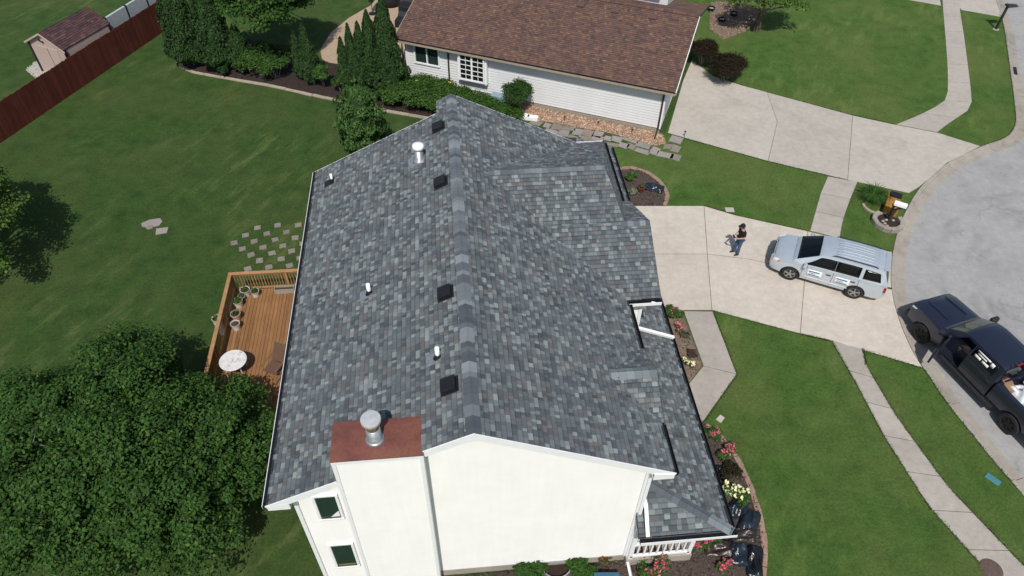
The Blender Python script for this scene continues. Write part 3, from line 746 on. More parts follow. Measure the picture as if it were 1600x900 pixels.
# boxed eave returns at the gable ends
for x0, x1, z in ((-WL, XL_, ZEL), (XR_, WR, ZE)):
    white_beam((x0, 0.2, z-.2), (x1, 0.2, z-.2), 0.40, 0.05, 'soffit')
    xs = (x0, x1) if x0 == -WL else (x1, x0)
    MB().poly3([(xs[0], -.026, z-.22), (xs[1], -.026, z-.22), (xs[1], -.026, z+S*abs(x1-x0)-.2), (xs[0], -.026, z-.02)], 0.02).build('eave_return', 'trim', house)
for (x, y, z) in ((XL_-.02, YWALL-.02, zroof(XL_)), (XR_+.02, YWALL-.02, zroof(XR_)), (5.74, YN+.40, ZE-.1), (5.74, YF-.38, ZE-.1)):
    zb = FZ if y < 1 else 3.3
    MB().box((x, y, (zb+z)/2), (0.1, 0.1, z-zb)).build('corner_board', 'trim', house)
MB().prism([(WR-.02, .0), (WR-.02, YN+.4), (XR_, YN+.4), (XR_, .0)], ZE-.21, ZE-.19).build('soffit', 'trim', house)
MB().prism([(WR, YN), (XG, YN), (XG, YN+.42), (WR, YN+.42)], ZE-.2, ZE-.18).build('soffit', 'trim', house)
MB().prism([(5.72, YN+.42), (XG, YN+.42), (XG, YV), (5.72, YV)], ZE-.2, ZE-.18).build('soffit', 'trim', house)
MB().prism([(-WL+.02, 0), (-WL+.02, L1), (XL_, L1), (XL_, 0)], ZEL-.21, ZEL-.19).build('soffit', 'trim', house)
def gutter(a, b, out, name='gutter', w=0.12, h=0.11, drop=0.03, body='gutter', lip='trim', parent=None):
    """open eave trough: dark floor and back, pale outer wall"""
    a = Vector(a); b = Vector(b); out = Vector(out).normalized(); zz = Vector((0, 0, 1))
    d = (b-a).normalized()
    m = MB()
    base = a-zz*(h+drop); base2 = b-zz*(h+drop)
    m.beam(base+out*(w/2), base2+out*(w/2), w, 0.012)
    m.beam(base+out*.006+zz*h/2, base2+out*.006+zz*h/2, 0.012, h)
    for p in (a, b): m.beam(p-zz*(h/2+drop)+out*.004, p-zz*(h/2+drop)+out*(w-.004), 0.012, h)
    # drip edge over the shingles
    m.beam(a-zz*.018+out*.012, b-zz*.018+out*.012, 0.05, 0.012)
    o = m.build(name, body, parent or house)
    MB().beam(base+out*w+zz*(h/2), base2+out*w+zz*(h/2), 0.014, h+.012).build('gutter_lip', lip, o)
    return o
gutter((-WL, .0, ZEL), (-WL, L1, ZEL), (-1, 0, 0))
gutter((WR, .0, ZE), (WR, DY0-.05, ZE), (1, 0, 0), lip='gutter')
gutter((WR, DY1+.05, ZE), (WR, YN-.13, ZE), (1, 0, 0), lip='gutter')
gutter((WR, YN, ZE), (XG, YN, ZE), (0, -1, 0))
gutter((XF, YV, ZE), (XF, YF, ZE), (1, 0, 0), lip='gutter')
gutter((3.6, YF, ZE), (XF, YF, ZE), (0, 1, 0))
gutter((PX, PY0-.1, PZ), (PX, PY1, PZ), (1, 0, 0), lip='gutter')
gutter((HX+.02, PY0, PZ), (PX+.12, PY0, PZ), (0, -1, 0))
# dark drip edge along the gutters, wide enough to read as a line
for a, b in (((-WL+.04, 0, ZEL+.024), (-WL+.04, L1, ZEL+.024)), ((WR-.04, 0, ZE+.024), (WR-.04, DY0, ZE+.024)), ((WR-.04, DY1, ZE+.024), (WR-.04, YN, ZE+.024)), ((XF-.02, YV, ZE+.045), (XF-.02, YF, ZE+.045)), ((PX-.04, PY0, PZ+.022), (PX-.04, PY1, PZ+.022))):
    MB().beam(a, b, 0.07, 0.012).build('drip_edge', 'gutter', house)
for a, b in (((WR, YN+.03, ZE+.022), (XG, YN+.03, ZE+.022)), ((HX, PY0+.04, PZ+.03), (PX, PY0+.04, PZ+.03))): MB().beam(a, b, 0.08, 0.012).build('drip_edge', 'gutter', house)
# downspouts
def downspout(pts, w=0.085, mat='trim', parent=None):
    m = MB()
    for a, b in zip(pts[:-1], pts[1:]):
        d = (Vector(b)-Vector(a)).normalized(); m.beam(Vector(a)-d*.03, Vector(b)+d*.03, w, w*.75, up=(0.1, 1, 0.2))
    return m.build('downspout', mat, parent or house, bevel=0.01)
downspout([(5.95, YN-.05, ZE-.12), (5.83, YN+.5, ZE-.55), (5.83, 6.95, ZE-.8), (5.83, 7.0, 3.66), (5.95, 7.05, 3.52), (7.32, 6.9, 3.03)], 0.13)
downspout([(4.72, .5, 3.95), (4.78, .35, 3.75), (4.8, -.26, 3.05)], 0.11)
downspout([(4.66, .32, ZE-.3), (4.66, .32, .3), (4.72, -1.3, 0.12)], 0.1)
# windows in the gable
def window(parent, x0, x1, z0, z1, y, nm='window', fr=0.07):
    w = MB()
    w.box(((x0+x1)/2, y, z1+fr/2), (x1-x0+2*fr, .06, fr)); w.box(((x0+x1)/2, y, z0-fr/2), (x1-x0+2*fr, .08, fr))
    w.box((x0-fr/2, y, (z0+z1)/2), (fr, .06, z1-z0)); w.box((x1+fr/2, y, (z0+z1)/2), (fr, .06, z1-z0))
    o = w.build(nm, 'trim', parent, bevel=0.006)
    MB().box(((x0+x1)/2, y+.012, (z0+z1)/2), (x1-x0, .012, z1-z0)).build('pane', 'glass', o)
    MB().box(((x0+x1)/2, y-.0, z0+.03), (x1-x0, .03, .05)).build('sash', 'gutter_brown', o)
    return o
window(house, -4.15, -3.63, 4.42, 5.6, YWALL-.055)
window(house, -4.2, -3.63, 1.36, 2.78, YWALL-.055)
MB().poly3([(-3.66, YWALL-.051, 4.45), (-3.66, YWALL-.051, 4.78), (-3.92, YWALL-.051, 4.45)], .004, nrm=Vector((0, -1, 0))).build('curtain', 'trim', house)
MB().box((-3.92, YWALL-.052, 1.44), (.5, .006, .12)).build('window_shelf', plain('olive_sill', (.16, .17, .06), .6), house)
MB().lathe([(0.03, 0.0), (0.03, .06), (0.07, .1), (0.075, .2), (0.05, .22)], (-4.95, 0.15, ZEL-.46), 12).build('floodlight', 'pvc', house, smooth=True)
# --- chimney chase
chim = MB(); c0, c1, yc0, yc1, zc = -3.30, -1.21, -0.07, 0.94, 8.0
chim.box(((c0+c1)/2, (yc0+.03+yc1)/2, (zc-.05)/2), (c1-c0-.05, yc1-yc0-.05, zc-.05))
chim = chim.build('chimney', 'siding', house)
lap_wall([(c0, .0), (c1, .0), (c1, zc-.1), (c0, zc-.1)], (0, yc0+.03, 0), (1, 0, 0), (0, -1, 0), 'siding', 'siding', chim, 0.135, back=False)
lap_wall([(yc0, .0), (yc1, .0), (yc1, zc-.1), (yc0, zc-.1)], (c0+.02, 0, 0), (0, 1, 0), (-1, 0, 0), 'siding', 'siding', chim, 0.135, back=False)
lap_wall([(yc0, .0), (yc1, .0), (yc1, zc-.1), (yc0, zc-.1)], (c1-.02, 0, 0), (0, 1, 0), (1, 0, 0), 'siding', 'siding', chim, 0.135, back=False)
for x in (c0+.03, c1-.03): MB().box((x, yc0+.02, zc/2-.06), (0.09, 0.06, zc-.14)).build('corner_board', 'trim', chim)
MB().box(((c0+c1)/2, yc0, zc-.1), (c1-c0+.04, .05, .14)).build('top_band', 'trim', chim)
capm = MB(); cx, cy = (c0+c1)/2, (yc0+yc1)/2
vs = [(c0-.03, yc0-.04, zc-.03), (c1+.03, yc0-.04, zc-.03), (c1+.03, yc1+.03, zc-.03), (c0-.03, yc1+.03, zc-.03), (c0-.03, yc0-.04, zc+.0), (c1+.03, yc0-.04, zc), (c1+.03, yc1+.03, zc), (c0-.03, yc1+.03, zc), (cx, cy, zc+.05)]
capm.add(vs, [(3, 2, 1, 0), (0, 1, 5, 4), (1, 2, 6, 5), (2, 3, 7, 6), (3, 0, 4, 7), (4, 5, 8), (5, 6, 8), (6, 7, 8), (7, 4, 8)]).build('chimney_cap', 'rust', chim)
fl = (-2.31, 0.42, zc)
MB().lathe([(0.25, 0.03), (0.20, 0.06), (0.175, 0.08), (0.17, 0.50), (0.155, 0.50)], fl, 24).build('flue_pipe', 'galv', chim, smooth=True)
MB().lathe([(0.15, 0.46), (0.15, 0.82), (0.145, 0.82)], fl, 24).build('flue_screen', plain('rusty_screen', (0.28, 0.21, 0.12), 0.7, 0.4, var=0.5, vscale=14), chim, smooth=True)
MB().lathe([(0.21, 0.76), (0.235, 0.78), (0.235, 0.85), (0.225, 0.865), (0.02, 0.88)], fl, 32).build('rain_cap', 'galv_white', chim)
MB().box((-1.13, .5, 7.98), (.05, .85, .1)).build('flashing', 'gutter', chim)
# --- things on the roof
TH = math.atan(S)
def on_left(x, y, h=0.0): return Vector((x-h*math.sin(TH), y, ZR+S*x+h*math.cos(TH)))
RL = Matrix.Rotation(-TH, 3, 'Y')
for y in (1.54, 4.65, 9.51, 12.61):
    m = MB(); m.box(on_left(-.5, y, .02), (.5, .48, .02), mat=RL); m.box(on_left(-.49, y, .075), (.36, .38, .11), mat=RL); m.box(on_left(-.5, y, .135), (.4, .41, .03), mat=RL)
    m.build('roof_vent', 'black', roof, bevel=0.015)
for (x, y, r, h, boot) in ((-4.46, 12.41, .045, .34, 'black'), (-2.76, 5.9, .06, .40, 'galv'), (-.78, 2.56, .06, .40, 'galv')):
    p = on_left(x, y)
    o = MB().lathe([(r, -.1), (r, h), (r*.8, h)], p, 14).build('vent_pipe', 'pvc', roof, smooth=True)
    MB().lathe([(r*2.0, -.02), (r*1.5, .04), (r*1.25, .13), (r*1.02, .15)], p, 14).build('pipe_boot', 'black', roof, smooth=True)
    MB().box(on_left(x-.1, y, .022), (.42, .36, .008), mat=RL).build('flashing', boot, roof)
p = on_left(-1.21, 11.28)
MB().lathe([(.24, -.12), (.2, .05), (.14, .08), (.14, .5), (.13, .5)], p, 20).build('flue_pipe', 'galv', roof, smooth=True)
MB().lathe([(.15, .46), (.2, .5), (.2, .58), (.17, .63), (.04, .65)], p, 20).build('rain_cap', 'pvc', roof, smooth=True)
MB().box(on_left(-1.31, 11.28, .022), (.6, .55, .008), mat=RL).build('flashing', 'galv', roof)
# --- porch
pd = MB(); pd.box((5.65, 3.86, .22), (2.1, 7.4, .44)); pd = pd.build('porch_floor', 'foundation', house)
def post(x, y): return MB().box((x, y, (PZ-.1+.44)/2), (.14, .14, PZ-.1-.44)).build('porch_post', 'trim', house, bevel=0.01)
for x, y in ((6.6, .27), (6.6, 2.8), (6.6, 5.2)): post(x, y)
post(4.72, .27)
rail = MB().beam((4.7, .24, 1.36), (6.6, .24, 1.36), .09, .07).build('porch_rail', 'trim', house)
MB().beam((4.7, .24, .56), (6.6, .24, .56), .08, .09).build('bottom_rail', 'trim', rail)
for i in range(8): MB().box((4.92+i*.21, .24, .96), (.055, .055, .76)).build('baluster', 'trim', rail)
rail2 = MB().beam((6.6, .55, 1.36), (6.6, 5.2, 1.36), .09, .07).build('porch_rail', 'trim', house)
MB().beam((6.6, .55, .56), (6.6, 5.2, .56), .08, .09).build('bottom_rail', 'trim', rail2)
for i in range(20): MB().box((6.6, .78+i*.22, .96), (.05, .05, .76)).build('baluster', 'trim', rail2)
MB().prism([(4.6, -.26), (7.28, -.26), (7.28, 6.4), (4.6, 6.4)], PZ-.16, PZ-.13).build('porch_ceiling', 'trim', house)
MB().beam((PX-.03, PY0, PZ-.12), (PX-.03, PY1, PZ-.12), .03, .18).build('fascia', 'trim', house)
MB().beam((HX, PY0+.02, PZ-.12), (PX, PY0+.02, PZ-.12), .03, .18).build('fascia', 'trim', house)

# ================================================================ NEIGHBOUR'S HOUSE
ND_, NN_ = Vector((-0.90584, 0.42361, 0)), Vector((0.42361, 0.90584, 0)); NC = Vector((11.27, 23.7, 0))
def NB(a, b, z): return NC+ND_*a+NN_*b+Vector((0, 0, z))
nbr = thing('neighbour_house', NC, 'single storey white sided house with a brown shingle roof', 'house')
NS = 0.324; NE = 2.8
def nroof(b): return NE+NS*(b+.4) if b <= 4.85 else NE+NS*(10.1-b)
rf = MB()
rf.poly3([NB(-.5, -.4, NE), NB(-.5, 4.85, 4.5), NB(15.5, 4.85, 4.5), NB(15.5, -.4, NE)], .14, nrm=Vector((-NN_.x*NS, -NN_.y*NS, 1)).normalized())
rf.poly3([NB(-.5, 4.85, 4.5), NB(-.5, 10.1, NE), NB(15.5, 10.1, NE), NB(15.5, 4.85, 4.5)], .14, nrm=Vector((NN_.x*NS, NN_.y*NS, 1)).normalized())
rf = rf.build('roof', 'underlay', nbr)
st = []
P0 = NB(-.5, -.4, NE); pl = [NB(-.5, -.4, 0), NB(-.5, 4.83, 0), NB(15.5, 4.83, 0), NB(15.5, -.4, 0)]
roof_face(P0, ND_, NN_, NS, [(p.x, p.y) for p in pl], PAL_BROWN, st, widths=(0.13, 0.18, 0.24))
pl = [NB(-.5, 4.87, 0), NB(-.5, 10.1, 0), NB(15.5, 10.1, 0), NB(15.5, 4.87, 0)]
roof_face(NB(-.5, 10.1, NE), ND_, -NN_, NS, [(p.x, p.y) for p in pl], PAL_BROWN, st, expo=0.2, widths=(0.3, 0.4))
flush_tabs(st, rf, 60)
m = MB()
for i in range(64): m.box(NB(-.38+i*.25, 4.85, 4.5+.012), (.24, .3, .02), rz=math.atan2(ND_.y, ND_.x), col=pick(PAL_BROWN))
o = m.build('ridge_caps', 'shingle', rf, colors=True); o['kind'] = 'stuff'
for a in (6.0, 4.0, 1.9): MB().box(NB(a, 4.2, nroof(4.2)+.05), (.42, .4, .12), rz=math.atan2(ND_.y, ND_.x)).build('roof_vent', plain('brown_vent', (.11, .07, .06), .6), rf, bevel=.02)
DV = (-NN_.x, -NN_.y, 0)
lap_wall([(0.0, .28), (15.0, .28), (15.0, NE-.02), (0.0, NE-.02)], NB(0, 0, 0), ND_, -NN_, 'wall', 'siding_white', nbr, 0.16, .026)
lap_wall([(.13, .28), (9.7, .28), (9.7, NE), (4.85, 4.3), (.13, NE)], NB(0, 0, 0), NN_, -ND_, 'wall', 'siding_white', nbr, 0.16, .026)
lap_wall([(.13, .28), (9.7, .28), (9.7, NE), (4.85, 4.3), (.13, NE)], NB(15.0, 0, 0), NN_, ND_, 'wall', 'siding_white', nbr, 0.16, .026)
fm = MB(); fm.prism([tuple(NB(a, b, 0).xy) for a, b in ((.02, .02), (14.98, .02), (14.98, 9.7), (.02, 9.7))], -.1, .28); fm.build('foundation', 'foundation', nbr)
gutter(NB(-.5, -.4, NE), NB(15.5, -.4, NE), DV, body='gutter_brown', lip=plain('tan_gutter', (.34, .29, .22), .5, var=.1), parent=nbr)
MB().beam(NB(-.515, -.4, NE-.09), NB(-.515, 4.85, 4.5-.09), .03, .2).build('rake_board', 'trim', nbr)
MB().beam(NB(15.515, -.4, NE-.09), NB(15.515, 4.85, 4.5-.09), .03, .2).build('rake_board', plain('tan_rake', (.33, .28, .22), .6), nbr)
MB().prism([tuple(NB(a, b, 0).xy) for a, b in ((-.45, -.38), (15.45, -.38), (15.45, 0), (-.45, 0))], NE-.17, NE-.15).build('soffit', 'trim', nbr)
for a in (12.35, 0.1):
    downspout([NB(a, -.42, NE-.15), NB(a, -.08, NE-.45), NB(a, -.08, .25), NB(a-.0, -.8, .1)], .09, 'gutter_brown', nbr)
for a in (0.03, 14.97): MB().box(NB(a, -.01, 1.5), (.12, .12, 2.5), rz=math.atan2(ND_.y, ND_.x)).build('corner_board', 'trim', nbr)
def nwin(a0, a1, z0, z1, b, nx, nz, frame=.09):
    rz = math.atan2(ND_.y, ND_.x); w = MB(); am, zm = (a0+a1)/2, (z0+z1)/2
    for zz in (z0-frame/2, z1+frame/2): w.box(NB(am, b, zz), (a1-a0+2*frame, .09, frame), rz=rz)
    for aa in (a0-frame/2, a1+frame/2): w.box(NB(aa, b, zm), (frame, .09, z1-z0), rz=rz)
    w.box(NB(am, b, zm), (.1 if nz > 1 else .06, .07, z1-z0), rz=rz)
    o = w.build('window', 'trim', nbr)
    half = (a1-a0)/2-.05
    for s in (-1, 1):
        ac = am+s*(.05+half/2); MB().box(NB(ac, b+.02, zm), (half, .015, z1-z0), rz=rz).build('pane', 'glass_dark' if nz > 1 else 'glass', o)
        if nz > 1:
            for k in range(1, nz): MB().box(NB(ac, b-.005, z0+(z1-z0)*k/nz), (half, .03, .028), rz=rz).build('muntin', 'trim', o)
            MB().box(NB(ac, b-.006, zm), (.028, .032, z1-z0), rz=rz).build('muntin', 'trim', o)
    return o
w1 = nwin(12.98, 14.4, 1.4, 2.5, -.05, 1, 1)
for s in (0, 1): MB().box(NB(13.33+.72*s, -.024, 1.95), (.6, .008, 1.06), rz=math.atan2(ND_.y, ND_.x)).build('curtain', plain('grey_curtain', (.2, .22, .23), .9, var=.4, vscale=20), w1)
bay = MB().box(NB(10.82, -.16, 1.82), (1.75, .3, 1.8), rz=math.atan2(ND_.y, ND_.x)).build('bay_window_box', 'trim', nbr, bevel=.01)
nwin(10.14, 11.5, 1.12, 2.55, -.345, 2, 5)
MB().box(NB(9.2, -.35, .28), (.9, .5, .5), rz=math.atan2(ND_.y, ND_.x)).build('window_well_cover', plain('pale_blue_plastic', (.20, .30, .36), .3), nbr, bevel=.03)
# taller block behind the ridge
rb = MB(); rb.prism([tuple(NB(a, b, 0).xy) for a, b in ((1.6, 7.0), (13, 7.0), (13, 13), (1.6, 13))], 3, 5.0); rb.build('rear_wall', 'siding_white', nbr)
rr = MB(); rr.poly3([NB(1.9, 6.5, 4.95), NB(13.5, 6.5, 4.95), NB(13.5, 10, 6.1), NB(1.9, 10, 6.1)], .14); rr.poly3([NB(1.9, 10, 6.1), NB(13.5, 10, 6.1), NB(13.5, 13.5, 4.95), NB(1.9, 13.5, 4.95)], .14)
rr = rr.build('rear_roof', 'underlay', nbr); st = []
pl = [NB(1.9, 6.5, 0), NB(1.9, 10, 0), NB(13.5, 10, 0), NB(13.5, 6.5, 0)]
roof_face(NB(1.9, 6.5, 4.95), ND_, NN_, 1.15/3.5, [(p.x, p.y) for p in pl], PAL_BROWN, st, lift=.02, widths=(.2, .3))
flush_tabs(st, rr, 0)
gutter(NB(1.9, 6.5, 4.95), NB(13.5, 6.5, 4.95), DV, body='gutter_brown', lip='gutter_brown', parent=nbr)

# ================================================================ FENCE, SHED, FAR PANELS
FA, FB = Vector((-23.72, 25.35, 0)), Vector((-17.98, 37.33, 0)); FD_ = (FB-FA).normalized(); FN_ = Vector((FD_.y, -FD_.x, 0))
fence = thing('fence', FA, 'dark red stained board fence running past the beige shed', 'fence', 0)
base = MB().box((0, 0, .95), (.138, .02, 1.9)).add([], [])
frz = math.atan2(FD_.y, FD_.x); proto = None; FH = 1.88
for i in range(-57, 109):
    p = FD_*(i*.1395)
    if proto is None:
        proto = MB().add([(-.069, -.011, 0), (.069, -.011, 0), (.069, .011, 0), (-.069, .011, 0), (-.069, -.011, FH-.03), (.069, -.011, FH-.03), (.069, .011, FH-.03), (-.069, .011, FH-.03), (-.045, -.011, FH), (.045, -.011, FH), (.045, .011, FH), (-.045, .011, FH)],
            [(0, 1, 5, 4), (2, 3, 7, 6), (1, 2, 6, 5), (3, 0, 4, 7), (4, 5, 9, 8), (6, 7, 11, 10), (5, 6, 10, 9), (7, 4, 8, 11), (8, 9, 10, 11)]).build('fence_board', 'fence', fence, world=False); b_ = proto
    else:
        b_ = proto.copy(); COL.objects.link(b_)
    b_.location = p+Vector((0, 0, random.uniform(-.02, .02)))+FN_*random.uniform(-.004, .004); b_.rotation_euler = (0, random.uniform(-.006, .006), frz)
for z in (.4, 1.1, 1.65): MB().beam(FA+FD_*-8-FN_*.05+Vector((0, 0, z)), FA+FD_*15-FN_*.05+Vector((0, 0, z)), .04, .09).build('fence_rail', 'fence', fence)
for k in range(-3, 7): MB().box(FA+FD_*(k*2.4)-FN_*.11+Vector((0, 0, .9)), (.09, .09, 1.8), rz=frz).build('fence_post', 'fence', fence)
# pale panels seen over the fence
pan = thing('panel_fence', FA+FD_*8.2-FN_*1.1, 'pale grey panel screen with dark posts behind the red fence', 'fence')
for k in range(4):
    a = FA+FD_*(8.4+k*1.75)-FN_*1.1
    MB().beam(a+FD_*.05+Vector((0, 0, 1.05)), a+FD_*1.70+Vector((0, 0, 1.05)), .14, 2.05).build('panel', plain('pale_panel', (.42, .46, .47), .5), pan)
    MB().box(a+Vector((0, 0, 1.08)), (.06, .18, 2.12), rz=frz).build('post', 'black', pan)
# shed
SF = (Vector((-21.55, 31.38, 0))-Vector((-23.95, 32.68, 0))); SW = SF.length; sx = SF.normalized(); sy = Vector((-sx.y, sx.x, 0)); SO = Vector((-23.95, 32.68, 0))
def SH(a, b, z): return SO+sx*a+sy*b+Vector((0, 0, z))
shed = thing('garden_shed', SO, 'small beige garden shed with a maroon shingle roof behind the fence', 'shed')
m = MB(); SL = 3.35; SE, SR = 2.0, 2.72
m.add([SH(0, 0, 0), SH(SW, 0, 0), SH(SW, SL, 0), SH(0, SL, 0), SH(0, 0, SE), SH(SW, 0, SE), SH(SW, SL, SE), SH(0, SL, SE), SH(SW/2, 0, SR), SH(SW/2, SL, SR)], [(0, 1, 5, 8, 4), (1, 2, 6, 5), (2, 3, 7, 9, 6), (3, 0, 4, 7)])
m.build('wall', 'shed_wall', shed)
sr = MB(); sl = (SR-SE)/(SW/2)
sr.poly3([SH(-.03, -.15, SE-.03*sl+.03), SH(SW/2, -.15, SR+.03), SH(SW/2, SL+.15, SR+.03), SH(-.03, SL+.15, SE-.03*sl+.03)], .05, nrm=(-sx*sl+Vector((0, 0, 1))).normalized())
sr.poly3([SH(SW/2, -.15, SR+.03), SH(SW+.03, -.15, SE-.03*sl+.03), SH(SW+.03, SL+.15, SE-.03*sl+.03), SH(SW/2, SL+.15, SR+.03)], .05, nrm=(sx*sl+Vector((0, 0, 1))).normalized())
sr = sr.build('roof', 'underlay', shed); st = []
PAL_MAROON = [((.075, .04, .042), 4), ((.09, .05, .05), 3), ((.055, .034, .04), 3), ((.11, .062, .05), 1)]
for (a0, a1, up_, e_) in ((-.03, SW/2, sx, sy), (SW+.03, SW/2, -sx, sy)):
    pl = [SH(a0, -.15, 0), SH(a0, SL+.15, 0), SH(a1, SL+.15, 0), SH(a1, -.15, 0)]
    roof_face(SH(a0, -.15, SE-.03*sl+.03), e_, up_, sl, [(p.x, p.y) for p in pl], PAL_MAROON, st, widths=(.2, .3))
flush_tabs(st, sr, 0)
for (a, b) in ((0, 0), (SW, 0), (SW, SL)): MB().box(SH(a, b, SE/2), (.12, .12, SE), rz=math.atan2(sx.y, sx.x)).build('corner_board', plain('dark_trim', (.02, .015, .014), .6), shed)
MB().beam(SH(-.17, -.16, SE-.17*sl), SH(SW/2, -.16, SR), .03, .1).build('rake_board', 'shed_wall', shed); MB().beam(SH(SW/2, -.16, SR), SH(SW+.17, -.16, SE-.17*sl), .03, .1).build('rake_board', 'shed_wall', shed)
dr = MB().box(SH(SW*.5, -.012, .95), (1.5, .03, 1.75), rz=math.atan2(sx.y, sx.x)).build('door', 'shed_wall', shed, bevel=.008)
MB().box(SH(SW*.5, -.03, .95), (.02, .02, 1.75), rz=math.atan2(sx.y, sx.x)).build('door_gap', 'black', dr)
m = MB(); m.box(SH(SW*.42, -.05, 2.2), (.34, .02, .05), rz=math.atan2(sx.y, sx.x)); m.box(SH(SW*.38, -.05, 2.25), (.1, .02, .12), rz=math.atan2(sx.y, sx.x)); m.box(SH(SW*.45, -.05, 2.14), (.07, .02, .1), rz=math.atan2(sx.y, sx.x)); m.build('wall_ornament', 'black', shed)
gp_ = [tuple(SH(a, b, 0).xy) for a, b in ((-1.1, -.3), (-1.3, .6), (-1.0, 1.6), (-.2, 2.0), (SW, 2.0), (SW+.3, -.4), (1.4, -1.0), (.3, -.8))]
gpad = bed('gravel_pad', gp_, 'gravel', .01)
scatter_bits('gravel', gp_, 1200, .05, [(.38, .36, .33), (.30, .28, .26), (.45, .43, .4)], gpad, .05)
MB().beam(SH(-.75, .7, .12), SH(-.15, .35, .12), .25, .08).build('shed_step', 'paver_dark', shed)

# ================================================================ DECK
DZF = 0.60; dx0, dx1, dy0, dy1 = -9.40, -4.72, 4.6, 12.9
deck = thing('deck', (-7, 8, 0), 'orange stained wooden deck with railing behind the house', 'deck')
nb_ = 33; bw = (dx1-dx0)/nb_; protoB = None
for i in range(nb_):
    if protoB is None:
        protoB = MB().box((0, 0, 0), (bw-.012, dy1-dy0, .035)).build('deck_board', 'deck', deck, world=False); b_ = protoB
    else: b_ = protoB.copy(); COL.objects.link(b_)
    b_.location = (dx0+bw*(i+.5)+7, (dy0+dy1)/2-8, DZF-.018+random.uniform(-.003, .003))
MB().box(((dx0+dx1)/2, (dy0+dy1)/2, DZF-.17), (dx1-dx0-.06, dy1-dy0-.06, .22)).build('deck_frame', plain('dark_wood', (.06, .035, .02), .9), deck)
for (a, b) in (((dx0, dy0, 0), (dx0, dy1, 0)), ((dx0, dy1, 0), (dx1, dy1, 0))):
    A, B = Vector(a), Vector(b); L = (B-A).length; d = (B-A).normalized(); n_ = int(L/.115)
    ex = d*.075
    rl = MB().beam(A-ex+Vector((0, 0, DZF+.97)), B+ex*(1 if d.y == 0 else -1)+Vector((0, 0, DZF+.97)), .15, .038).build('rail_cap', 'deck_rail', deck, bevel=.004)
    MB().beam(A+Vector((0, 0, DZF+.9)), B+Vector((0, 0, DZF+.9)), .04, .09).build('top_rail', 'deck_rail', deck)
    MB().beam(A+Vector((0, 0, DZF+.1)), B+Vector((0, 0, DZF+.1)), .04, .09).build('bottom_rail', 'deck_rail', deck)
    pb = None
    for i in range(1, n_):
        if pb is None: pb = MB().box((0, 0, 0), (.032, .032, .8)).build('baluster', 'deck_rail', deck, world=False); q = pb
        else: q = pb.copy(); COL.objects.link(q)
        q.location = A+d*(L*i/n_)+Vector((0, 0, DZF+.5))-deck.location
    for i in range(int(L/2.2)+1): MB().box(A+d*min(L, i*2.2)+Vector((0, 0, DZF/2+.45)), (.09, .09, DZF+.95)).build('rail_post', 'deck_rail', deck)

# pots on the deck
LEAF_GREENS = [(.045, .10, .022), (.06, .125, .03), (.03, .075, .018), (.08, .14, .04)]
def plant_blob(parent, c, r, n, size, pal, name='foliage', flat=.8, mat='leaf'):
    C, N = clump_points([(c[0], c[1], c[2])], [r], n, flat, .25)
    off = parent.matrix_basis.translation if parent else Vector((0, 0, 0))
    me = leaf_mesh(name, C-np.array(off), N, size, .55, pal); me.materials.append(M[mat])
    return place(name, me, parent)
def pot(x, y, z, r, h, mat, label, leaf=True, rim=None, sparse=60):
    t = thing('plant_pot', (x, y, z), label, 'plant pot', group='potted plants around the deck')
    MB().lathe([(r*.68, 0), (r*.72, .01), (r*.95, h), (r*.86, h), (r*.84, h*.86), (.01, h*.86)], (x, y, z), 18).build('pot', mat, t, smooth=False)
    MB().lathe([(r*.92, h-.03), (r*1.03, h-.03), (r*1.03, h+.01), (r*.91, h+.01), (r*.91, h-.03)], (x, y, z), 18, cap=False).build('rim', rim or 'edging', t)
    MB().lathe([(r*.84, h*.8), (r*.83, h*.88), (.01, h*.89)], (x, y, z), 14).build('soil', 'soil', t)
    if leaf: plant_blob(t, (x, y, z+h), r*.85, sparse, .05, LEAF_GREENS)
    return t
white = plain('weathered_white_pot', (.56, .55, .52), .6, var=.15); pinkp = plain('pink_plastic', (.45, .23, .19), .5)
def atdeck(u): return u
pot(*(-8.92, 12.59, 0.95)[:2], DZF, .21, .34, white, 'white rimmed pot in the far corner of the deck railing', sparse=40)
pot(*(-8.52, 12.51, 0.92)[:2], DZF, .18, .30, white, 'pot full of bright green leaves in the corner of the deck', sparse=160)
pot(*(-9.12, 11.98, 0.92)[:2], DZF, .2, .32, white, 'white pot with trailing plant, second along the side railing', sparse=120)
pot(*(-9.08, 11.25, 0.95)[:2], DZF, .2, .36, pinkp, 'pink sided white rimmed pot by the side railing', sparse=40)
pot(*(-9.02, 10.76, 0.92)[:2], DZF, .19, .32, white, 'white rimmed pot nearest the round table', leaf=False)
pot(*(-9.79, 11.12, 0.90)[:2], 0.0, .21, .9, white, 'tall white rimmed pot standing outside the deck railing', sparse=80)
pot(*(-9.04, 12.33, 0.85)[:2], DZF, .15, .24, plain('green_glaze', (.03, .06, .05), .3), 'small dark green pot squeezed against the deck railing', sparse=60)
